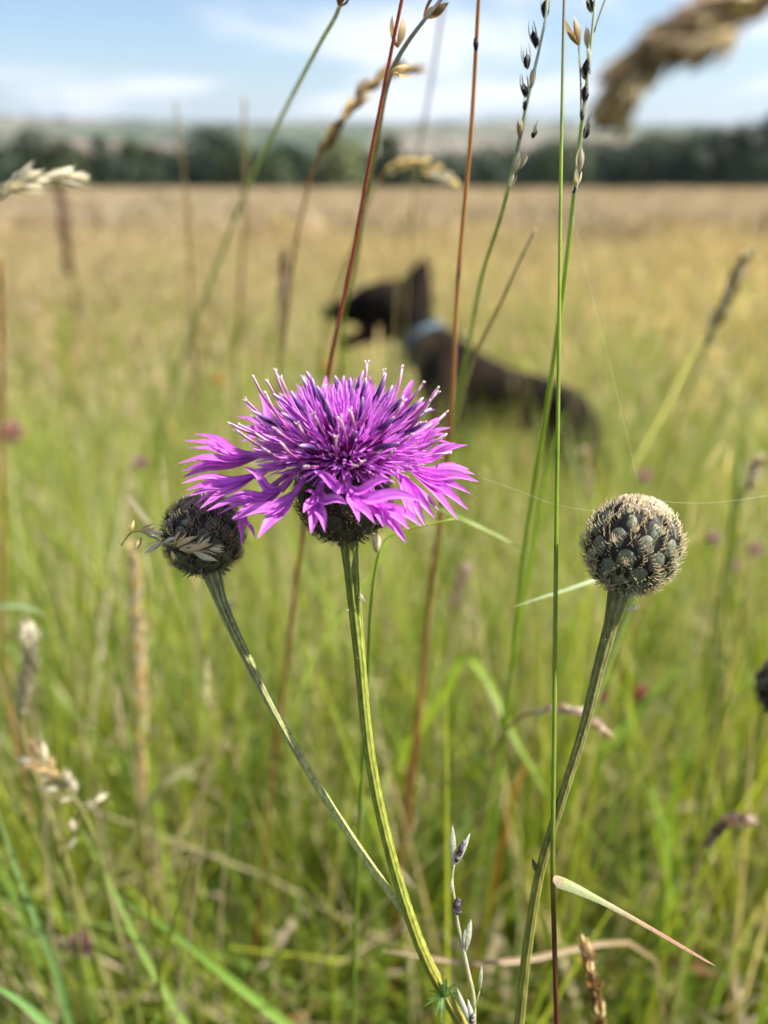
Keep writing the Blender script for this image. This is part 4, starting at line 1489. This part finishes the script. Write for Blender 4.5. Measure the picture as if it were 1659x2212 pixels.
# ------------------------------------------------------------------ single grass leaves one can tell apart
def blade(label, pts, w_, col, col2=None, nrm=None, ground=True, lean=(0.02, 0.03), fold=0.35):
    tipn = len(pts)
    if ground:
        pts = down_to_ground(pts, lean)
    n = 30
    P = spline(pts, n)
    root_p = pts[-1]
    mb = MB()
    ws = [w_ * min(1, 0.06 + 1.5 * (i / (n - 1)) ** 0.7) * (1.0 if i < n * 0.6 else lerp(1, 0.5, (i / n - 0.6) / 0.4)) for i in range(n)]
    cc = [mixc(col2 or col, col, min(1, i / 10)) for i in range(n)]
    mb.ribbon(P, ws, nrm or (-FW + UP * 0.6), cc, fold=fold)
    o = link('grass_leaf', mb.mesh('grass_leaf', M_LEAF, root_p))
    o.location = root_p
    o['label'] = label
    o['category'] = 'grass leaf'
    return o


YG = (0.26, 0.36, 0.05)
G1 = (0.17, 0.27, 0.045)
G3 = (0.15, 0.26, 0.07)
blade('pale green grass leaf pointing left from behind the right bud', [V(1113, 1310, .175), V(1160, 1294, .176), V(1220, 1276, .178), V(1300, 1250, .182), V(1345, 1246, .186), V(1362, 1290, .19), V(1310, 1450, .205)], 0.0017, (0.26, 0.33, 0.13), (0.34, 0.40, 0.20), lean=(0.05, 0.08))
blade('thin green leaf slanting down right from the flower petals', [V(1136, 1190, .215), V(1080, 1160, .213), V(1010, 1126, .21), V(950, 1100, .215), V(880, 1110, .23), V(800, 1250, .26)], 0.0019, (0.26, 0.36, 0.08), (0.30, 0.38, 0.12))
blade('long green leaf running diagonally at the lower left', [V(240, 1925, .30), V(300, 1965, .29), V(380, 2020, .28), V(460, 2085, .27), V(560, 2165, .265), V(680, 2260, .265)], 0.0032, (0.20, 0.33, 0.05), lean=(0.05, 0.03))
blade('light green leaf stem falling left of the diagonal leaf', [V(170, 1780, .30), V(235, 1900, .29), V(290, 2020, .28), V(350, 2130, .27), V(420, 2240, .27)], 0.0027, (0.25, 0.37, 0.08), lean=(0.03, 0.03))
blade('blue green leaf at the bottom left corner', [V(-10, 1740, .27), V(30, 1860, .265), V(75, 1980, .26), V(120, 2090, .26), V(150, 2200, .26)], 0.0030, G3, (0.22, 0.34, 0.12), lean=(0.02, 0.03))
blade('short leaf crossing the bottom left corner', [V(-30, 2120, .25), V(40, 2160, .25), V(110, 2220, .25)], 0.0034, (0.20, 0.36, 0.10), lean=(0.05, 0.03))
blade('broad yellow green leaf behind the stem of the right bud', [V(1195, 1742, .36), V(1150, 1660, .355), V(1100, 1570, .36), V(1060, 1480, .37), V(1010, 1420, .38), V(960, 1500, .4)], 0.0050, YG, lean=(0.0, 0.05))
blade('bright broad leaf right of the stem of the right bud', [V(1500, 1400, .50), V(1440, 1470, .50), V(1370, 1550, .50), V(1290, 1640, .50), V(1220, 1720, .51)], 0.011, (0.27, 0.38, 0.05), lean=(-0.05, 0.05))
blade('upright lime green leaf right of centre, low down', [V(1405, 1690, .40), V(1418, 1740, .40), V(1440, 1810, .41), V(1450, 1890, .42)], 0.0080, (0.28, 0.40, 0.06), lean=(0.01, 0.02))
blade('tall lime leaf left of the brown mauve head at the right', [V(1500, 1590, .42), V(1480, 1660, .42), V(1452, 1740, .43), V(1440, 1830, .44)], 0.0065, (0.25, 0.36, 0.05), lean=(-0.02, 0.02))
blade('pale arching leaf at the left edge above the plump seed head', [V(100, 1330, .30), V(60, 1312, .30), V(10, 1310, .30), V(-60, 1325, .31), V(-120, 1420, .33)], 0.0040, (0.25, 0.34, 0.15), lean=(-0.03, 0.03))
blade('dry pinkish leaf lying behind the foot of the flower stem', [V(820, 2052, .24), V(900, 2064, .242), V(980, 2076, .245), V(1060, 2080, .25), V(1140, 2072, .255)], 0.0018, (0.34, 0.24, 0.13), (0.38, 0.26, 0.16), lean=(0.03, 0.03))
blade('orange dying leaf tip by the foot of the flower stem', [V(1155, 1600, .42), V(1135, 1650, .42), V(1110, 1710, .43), V(1090, 1800, .44)], 0.0042, (0.45, 0.22, 0.04), (0.5, 0.26, 0.05), lean=(0.0, 0.03))
blade('straw leaf sloping below the golden foxtail', [V(450, 1632, .36), V(400, 1665, .36), V(350, 1700, .36), V(320, 1760, .37)], 0.0045, (0.36, 0.36, 0.17), (0.42, 0.38, 0.22), lean=(-0.02, 0.02))
blade('slanting pale leaf beside the mauve seed head at the right', [V(1662, 565, .34), V(1625, 605, .35), V(1585, 660, .36), V(1530, 720, .38), V(1480, 800, .41), V(1430, 900, .45)], 0.0018, (0.46, 0.46, 0.26), (0.30, 0.40, 0.14), lean=(-0.03, 0.05))
blade('upright green leaf left of the long green stalk', [V(1225, 880, .225), V(1205, 930, .226), V(1185, 1000, .228), V(1168, 1080, .235), V(1150, 1180, .245), V(1130, 1300, .26)], 0.0018, (0.24, 0.36, 0.05), lean=(-0.02, 0.04))
blade('upright bright green leaf at the far right', [V(1605, 880, .55), V(1600, 960, .56), V(1590, 1060, .58), V(1580, 1180, .6)], 0.006, G1, lean=(0, 0.02))


# ------------------------------------------------------------------ clover and other small blooms, blurred
def clover(label, px, py, d, rpx, col, name='clover_plant', cat='clover'):
    c = V(px, py, d)
    r = rpx / FPX * d
    g = Vector((c.x + R(-.03, .03), c.y + R(-.02, .05), 0))
    g.z = gz(g.x, g.y) - 0.005
    root = thing(name, label, cat, g)
    mb = MB()
    mb.tube(spline([c, c.lerp(g, 0.5) + Vector((R(-.01, .01), R(-.01, .01), 0)), g], 14), 0.0010, GRN, sides=7)
    link('stem', mb.mesh('stem', M_STALK, g), root)
    mb = MB()
    for i in range(110):
        z = 1 - 2 * (i + .5) / 110 * 0.85
        a = i * GA
        dr = Vector((math.sqrt(1 - z * z) * math.cos(a), math.sqrt(1 - z * z) * math.sin(a), z))
        k = mixc(col, (col[0] * 1.3, col[1] * 1.6, col[2] * 1.5), R(0, .5))
        mb.glume(c + dr * r * 0.35, (dr + Vector((0, 0, 0.5))), dr, r * 0.8, r * 0.28, k, mixc(k, (0.5, .3, .35), 0.3), segs=4)
    link('bloom', mb.mesh('bloom', M_PETAL, g), root)
    mb = MB()
    for k in range(3):
        a = k * 2.1 + px
        b = c.lerp(g, 0.25)
        e = Vector((math.cos(a), math.sin(a), 0.1))
        mb.ribbon([b, b + e * 0.006, b + e * 0.013, b + e * 0.02], [0.001, 0.009, 0.010, 0.001], Vector((0, 0, 1)), [(0.08, 0.15, 0.03)] * 4)
    link('leaf', mb.mesh('leaf', M_LEAF, g), root)


PKC = (0.42, 0.15, 0.26)
clover('dusky pink clover bloom in the grass at the lower left', 176, 2042, .36, 27, (0.36, 0.15, 0.20))
clover('pink clover bloom right of the right bud', 1577, 1222, .62, 17, PKC)
clover('magenta clover bloom near the right edge above the cut off bud', 1632, 1190, .66, 16, PKC)
clover('pale pink clover bloom under the curved tan head', 1363, 1562, .55, 18, (0.42, 0.2, 0.3))
clover('rusty red bloom right of the stem of the right bud', 1384, 1500, .52, 18, (0.32, 0.10, 0.04), name='sorrel_plant', cat='wildflower')
clover('rusty brown bloom touching the stem of the right bud', 1300, 1508, .52, 18, (0.26, 0.09, 0.05), name='sorrel_plant', cat='wildflower')
clover('pink clover bloom left of the outstretched petals', 304, 1002, .75, 16, (0.38, 0.16, 0.26))
clover('large faded pink bloom at the left edge', 24, 938, .62, 28, (0.44, 0.26, 0.18))
clover('faded pink bloom right of the dog hindquarters', 1392, 1032, .8, 16, (0.42, 0.24, 0.2))
clover('small yellow bloom above the purple flower', 472, 822, .9, 13, (0.60, 0.38, 0.04), name='buttercup_plant', cat='wildflower')
clover('faint yellow bloom just left of the red stalk', 702, 790, .95, 13, (0.55, 0.42, 0.05), name='buttercup_plant', cat='wildflower')
clover('mauve bloom at the right between clover and bud', 1540, 1165, .7, 15, (0.38, 0.22, 0.26))

# dead dock stalk standing in the far left field
g = W(126, 560, 2.9)
g = Vector((g.x, 2.9, gz(g.x, 2.9)))
dk_ = thing('dock_stalk', 'dark dead dock stalk standing up in the field at the left', 'dock', g)
t_ = W(128, 408, 2.9)
mb = MB()
mb.tube(spline([t_, t_.lerp(g, 0.5) + Vector((0.01, 0, 0)), g], 14), [0.003 + 0.0002 * i for i in range(14)], (0.10, 0.05, 0.03), sides=7)
link('stem', mb.mesh('stem', M_STALK, g), dk_)
mb = MB()
for i in range(500):
    s_ = R(0, 0.32)
    p = t_.lerp(g, s_) + Vector((R(-1, 1), R(-1, 1), 0)) * 0.014
    mb.glume(p, Vector((R(-1, 1), R(-1, 1), R(-.4, 1))), Vector((R(-1, 1), R(-1, 1), 0.1)), 0.011, 0.007, (0.09, 0.045, 0.03), (0.13, 0.06, 0.035), segs=3)
link('seed_head', mb.mesh('seed_head', M_HUSK, g), dk_)

# ------------------------------------------------------------------ spider silk
for lab, pts in (('single spider thread running from the right bud to the right edge', [V(1428, 1083, .150), V(1500, 1087, .151), V(1580, 1082, .152), V(1700, 1064, .154)]),
                 ('faint spider thread from the long green stalk to the right bud', [V(1040, 1032, .156), V(1120, 1060, .154), V(1200, 1090, .152), V(1290, 1105, .150)]),
                 ('long spider thread falling down right from the twin topped stalk', [V(1238, 470, .168), V(1262, 570, .168), V(1300, 720, .168), V(1340, 880, .169), V(1382, 1060, .170)])):
    mb = MB()
    mb.tube(spline(pts, 20), 0.000022, (0.75, 0.72, 0.6), sides=4)
    o = link('spider_thread', mb.mesh('spider_thread', M_WEB, pts[0]))
    o.location = pts[0]
    o['label'] = lab
    o['category'] = 'spider thread'


# ------------------------------------------------------------------ dog
def mat_fur():
    m, t = new_mat('black_brindle_fur')
    N, K = t.nodes.new, t.links.new
    o = N('ShaderNodeOutputMaterial')
    p = N('ShaderNodeBsdfPrincipled')
    p.inputs['Roughness'].default_value = 0.85
    p.inputs['Specular IOR Level'].default_value = 0.08
    g = N('ShaderNodeTexCoord')
    wv = N('ShaderNodeTexNoise')
    wv.inputs['Scale'].default_value = 14
    wv.inputs['Detail'].default_value = 6
    mpp = N('ShaderNodeMapping')
    mpp.inputs['Scale'].default_value = (2.2, 1, 0.5)
    K(g.outputs['Object'], mpp.inputs[0])
    K(mpp.outputs[0], wv.inputs['Vector'])
    cr = N('ShaderNodeValToRGB')
    e = cr.color_ramp.elements
    e[0].position = 0.4
    e[0].color = (0.004, 0.0035, 0.003, 1)
    e[1].position = 0.72
    e[1].color = (0.026, 0.015, 0.009, 1)
    K(wv.outputs[0], cr.inputs[0])
    a = N('ShaderNodeAttribute')
    a.attribute_name = 'Patch'
    mxx = N('ShaderNodeMix')
    mxx.data_type = 'RGBA'
    K(a.outputs['Fac'], mxx.inputs[0])
    K(cr.outputs[0], mxx.inputs[6])
    mxx.inputs[7].default_value = (0.26, 0.20, 0.13, 1)
    K(mxx.outputs[2], p.inputs['Base Color'])
    b = N('ShaderNodeBump')
    b.inputs['Strength'].default_value = 0.5
    b.inputs['Distance'].default_value = 0.004
    n2 = N('ShaderNodeTexNoise')
    n2.inputs['Scale'].default_value = 120
    K(mpp.outputs[0], n2.inputs['Vector'])
    K(n2.outputs[0], b.inputs['Height'])
    K(b.outputs[0], p.inputs['Normal'])
    K(p.outputs[0], o.inputs[0])
    return m


def build_dog():
    k1 = 1 / FPX
    J = []   # (pos, radius m, parent, squash)

    def j(px, py, d, r, parent, patch=0.0):
        J.append((V(px, py, d), r * k1 * d * 1.06, parent, patch))
        return len(J) - 1
    pel = j(1225, 893, 1.74, 50, None)
    loin = j(1160, 874, 1.79, 60, pel)
    mid = j(1090, 866, 1.84, 67, loin)
    ch = j(1020, 852, 1.88, 82, mid)
    sh = j(980, 815, 1.91, 74, ch)
    nb = j(945, 768, 1.93, 57, sh, 0.2)
    nk = j(905, 724, 1.95, 47, nb, 0.15)
    oc = j(868, 676, 1.97, 40, nk)
    sk = j(838, 664, 1.98, 56, oc)
    st = j(800, 662, 1.985, 44, sk)
    mz = j(765, 670, 1.99, 29, st)
    j(735, 672, 1.99, 22, mz)
    j(709, 676, 1.99, 15, len(J) - 1)
    ja = j(825, 704, 1.975, 34, sk)
    jb = j(785, 726, 1.98, 17, ja)
    j(747, 741, 1.98, 13, jb)
    # front legs: near one reaching forward, far one planted
    for dz, dx in ((-0.09, 0), (0.08, 34)):
        a = j(962 + dx, 880, 1.89 + dz, 40, sh)
        b = j(940 + dx * 1.3, 980, 1.86 + dz, 24, a)
        c = j(952 + dx, 1060, 1.83 + dz, 15, b)
        p = V(930 + dx * 1.4, 1180, 1.76 + dz)
        J.append((Vector((p.x, p.y, gz(p.x, p.y) + 0.05)), 0.013, c, 0))
        e = len(J) - 1
        J.append((Vector((p.x - 0.03, p.y, gz(p.x, p.y) + 0.015)), 0.017, e, 0))
    for dz, dx in ((-0.08, 0), (0.08, -46)):
        a = j(1248 + dx, 920, 1.73 + dz, 46, pel)
        b = j(1262 + dx, 990, 1.70 + dz, 33, a)
        c = j(1305 + dx, 1050, 1.67 + dz, 17, b)
        p = V(1290 + dx, 1160, 1.60 + dz)
        J.append((Vector((p.x, p.y, gz(p.x, p.y) + 0.05)), 0.013, c, 0))
        e = len(J) - 1
        J.append((Vector((p.x - 0.035, p.y, gz(p.x, p.y) + 0.015)), 0.017, e, 0))
    t1 = j(1278, 915, 1.70, 15, pel)
    t2 = j(1306, 975, 1.68, 11, t1)
    t3 = j(1325, 1040, 1.66, 9, t2)
    j(1350, 1085, 1.65, 5, t3)
    base = Vector((J[0][0].x - 0.1, J[0][0].y, gz(J[0][0].x, J[0][0].y)))
    root = thing('dog', 'black brindle dog with pricked ears, open mouth and pale blue collar in the grass', 'dog', base)
    # one continuous surface: tapered limbs merged by a voxel remesh, then smoothed
    mb = MB()
    sph = [(math.cos(la) * math.cos(lo), math.cos(la) * math.sin(lo), math.sin(la)) for la in [(-PI / 2 + PI * (i + 0.5) / 8) for i in range(8)] for lo in [2 * PI * k / 12 for k in range(12)]]

    def blob(p, r):
        b0 = len(mb.v)
        for x, y, z in sph:
            mb.v.append(p + Vector((x, y, z)) * r)
        for i in range(7):
            for k in range(12):
                a, b = b0 + i * 12 + k, b0 + i * 12 + (k + 1) % 12
                mb.f.append((a, b, b + 12, a + 12))
                mb.m.append(0)
        mb.f.append(tuple(b0 + k for k in reversed(range(12))))
        mb.f.append(tuple(b0 + 84 + k for k in range(12)))
        mb.m += [0, 0]
    for p, r, q, s_ in J:
        if q is None:
            blob(p, r)
            continue
        p0, r0 = J[q][0], J[q][1]
        n = max(2, int((p - p0).length / (0.22 * min(r, r0))) + 1)
        for k in range(1, n + 1):
            blob(p0.lerp(p, k / n), lerp(r0, r, k / n))
    mb.c = [(0, 0, 0)] * len(mb.v)
    tmp = bpy.data.objects.new('tmp_body', mb.mesh('body', M_STALK, base))
    C.objects.link(tmp)
    md = tmp.modifiers.new('merge', 'REMESH')
    md.mode = 'VOXEL'
    md.voxel_size = 0.007
    md.use_smooth_shade = True
    md3 = tmp.modifiers.new('even', 'SMOOTH')
    md3.factor = 0.5
    md3.iterations = 9
    dg = bpy.context.evaluated_depsgraph_get()
    bm = bpy.data.meshes.new_from_object(tmp.evaluated_get(dg))
    bpy.data.objects.remove(tmp)
    bm.name = 'body'
    bm.materials.clear()
    bm.materials.append(mat_fur())
    bm.polygons.foreach_set('use_smooth', [True] * len(bm.polygons))
    at = bm.attributes.new('Patch', 'FLOAT', 'POINT')
    pc = V(880, 765, 1.90) - base
    vals = []
    for v in bm.vertices:
        d = (v.co - pc).length
        vals.append(0.9 * sst(0.085, 0.03, d) * (0.6 + 0.4 * mnoise.noise(v.co * 40)))
    at.data.foreach_set('value', vals)
    link('body', bm, root)
    fur = bm.materials[0]
    # ears: curved pointed shells with an open front
    for (bx, by, tx, ty, d, wpx) in ((884, 672, 918, 556, 1.95, 54), (862, 655, 884, 590, 2.02, 30)):
        mb = MB()
        b, t = V(bx, by, d), V(tx, ty, d)
        ax = (t - b)
        side = ax.cross(FW).normalized()
        bk = ax.cross(side).normalized()
        nU, nT = 9, 8
        wr = wpx * k1 * d
        for i in range(nT + 1):
            tt = i / nT
            ww = wr * (1 - tt ** 1.5) * (1 - 0.15 * (1 - tt))
            for q in range(nU):
                a = -2.2 + 4.4 * q / (nU - 1)
                mb.v.append(b + ax * tt - ax.normalized() * 0.012 * (1 - tt) + side * math.sin(a) * ww + bk * (math.cos(a) * ww * 0.55))
                mb.c.append((0.014, 0.011, 0.010))
        for i in range(nT):
            for q in range(nU - 1):
                a = i * nU + q
                mb.f.append((a, a + 1, a + nU + 1, a + nU))
                mb.m.append(0)
        e = link('ear', mb.mesh('ear', fur, base), root)
        sm = e.modifiers.new('thick', 'SOLIDIFY')
        sm.thickness = 0.004
    # collar around the neck
    mb = MB()
    c = V(914, 742, 1.937)
    ax = (V(880, 695, 1.96) - V(950, 788, 1.92)).normalized()
    s1 = ax.orthogonal().normalized()
    s2 = ax.cross(s1)
    rr = 58 * k1 * 1.94
    P = [c + (s1 * math.cos(i / 28 * 2 * PI) + s2 * math.sin(i / 28 * 2 * PI)) * rr for i in range(28)]
    b0 = 0
    for i, p in enumerate(P):
        o_ = (p - c).normalized()
        for h, lf_ in ((-0.009, 0), (-0.008, 0.003), (0.008, 0.003), (0.009, 0)):
            mb.v.append(p + ax * h + o_ * lf_)
            mb.c.append((0.08, 0.115, 0.135))
    for i in range(28):
        i2 = (i + 1) % 28
        for q in range(3):
            mb.f.append((i * 4 + q, i2 * 4 + q, i2 * 4 + q + 1, i * 4 + q + 1))
            mb.m.append(0)
    col = link('collar', mb.mesh('collar', mat_plant('woven_collar', 0.0, 0.7, 0.3, 400, 0.15), base), root)
    # nose, tongue, eye
    def ball(p, rx, ry, rz, c_, nm, mt_):
        m2 = MB()
        for i in range(9):
            la = -PI / 2 + PI * i / 8
            for q in range(12):
                lo = 2 * PI * q / 12
                m2.v.append(p + Vector((math.cos(la) * math.cos(lo) * rx, math.cos(la) * math.sin(lo) * ry, math.sin(la) * rz)))
                m2.c.append(c_)
        for i in range(8):
            for q in range(12):
                m2.f.append((i * 12 + q, i * 12 + (q + 1) % 12, (i + 1) * 12 + (q + 1) % 12, (i + 1) * 12 + q))
                m2.m.append(0)
        return link(nm, m2.mesh(nm, mt_, base), root)
    wet = mat_plant('wet_dark_skin', 0.0, 0.2, 0.6, 200, 0.1)
    ball(V(706, 680, 1.985), 0.014, 0.013, 0.012, (0.01, 0.01, 0.011), 'nose', wet)
    ball(V(800, 645, 1.935), 0.007, 0.006, 0.007, (0.03, 0.015, 0.008), 'eye', wet)
    mb = MB()
    Q = spline([V(815, 704, 1.96), V(780, 724, 1.965), V(750, 736, 1.965), V(731, 746, 1.965)], 8)
    mb.ribbon(Q, [0.03, 0.032, 0.034, 0.034, 0.033, 0.03, 0.022, 0.004], UP, [(0.5, 0.22, 0.22)] * 8, fold=0.25)
    link('tongue', mb.mesh('tongue', mat_plant('tongue_skin', 0.1, 0.3, 0.5, 200, 0.1), base), root)


build_dog()

# ------------------------------------------------------------------ haze
def build_haze():
    m, t = new_mat('summer_haze')
    o = t.nodes.new('ShaderNodeOutputMaterial')
    pv = t.nodes.new('ShaderNodeVolumePrincipled')
    pv.inputs['Color'].default_value = (0.58, 0.68, 0.84, 1)
    pv.inputs['Density'].default_value = 0.0001
    pv.inputs['Anisotropy'].default_value = 0.2
    t.links.new(pv.outputs[0], o.inputs['Volume'])
    x0, x1, y0, y1, z0, z1 = -4400, 4400, -120, 4400, -40, 170
    me = bpy.data.meshes.new('haze')
    me.from_pydata([(x, y, z) for z in (z0, z1) for y in (y0, y1) for x in (x0, x1)], [],
                   [(0, 2, 3, 1), (4, 5, 7, 6), (0, 1, 5, 4), (2, 6, 7, 3), (0, 4, 6, 2), (1, 3, 7, 5)])
    me.materials.append(m)
    o = link('haze', me)
    o['kind'] = 'stuff'


build_haze()
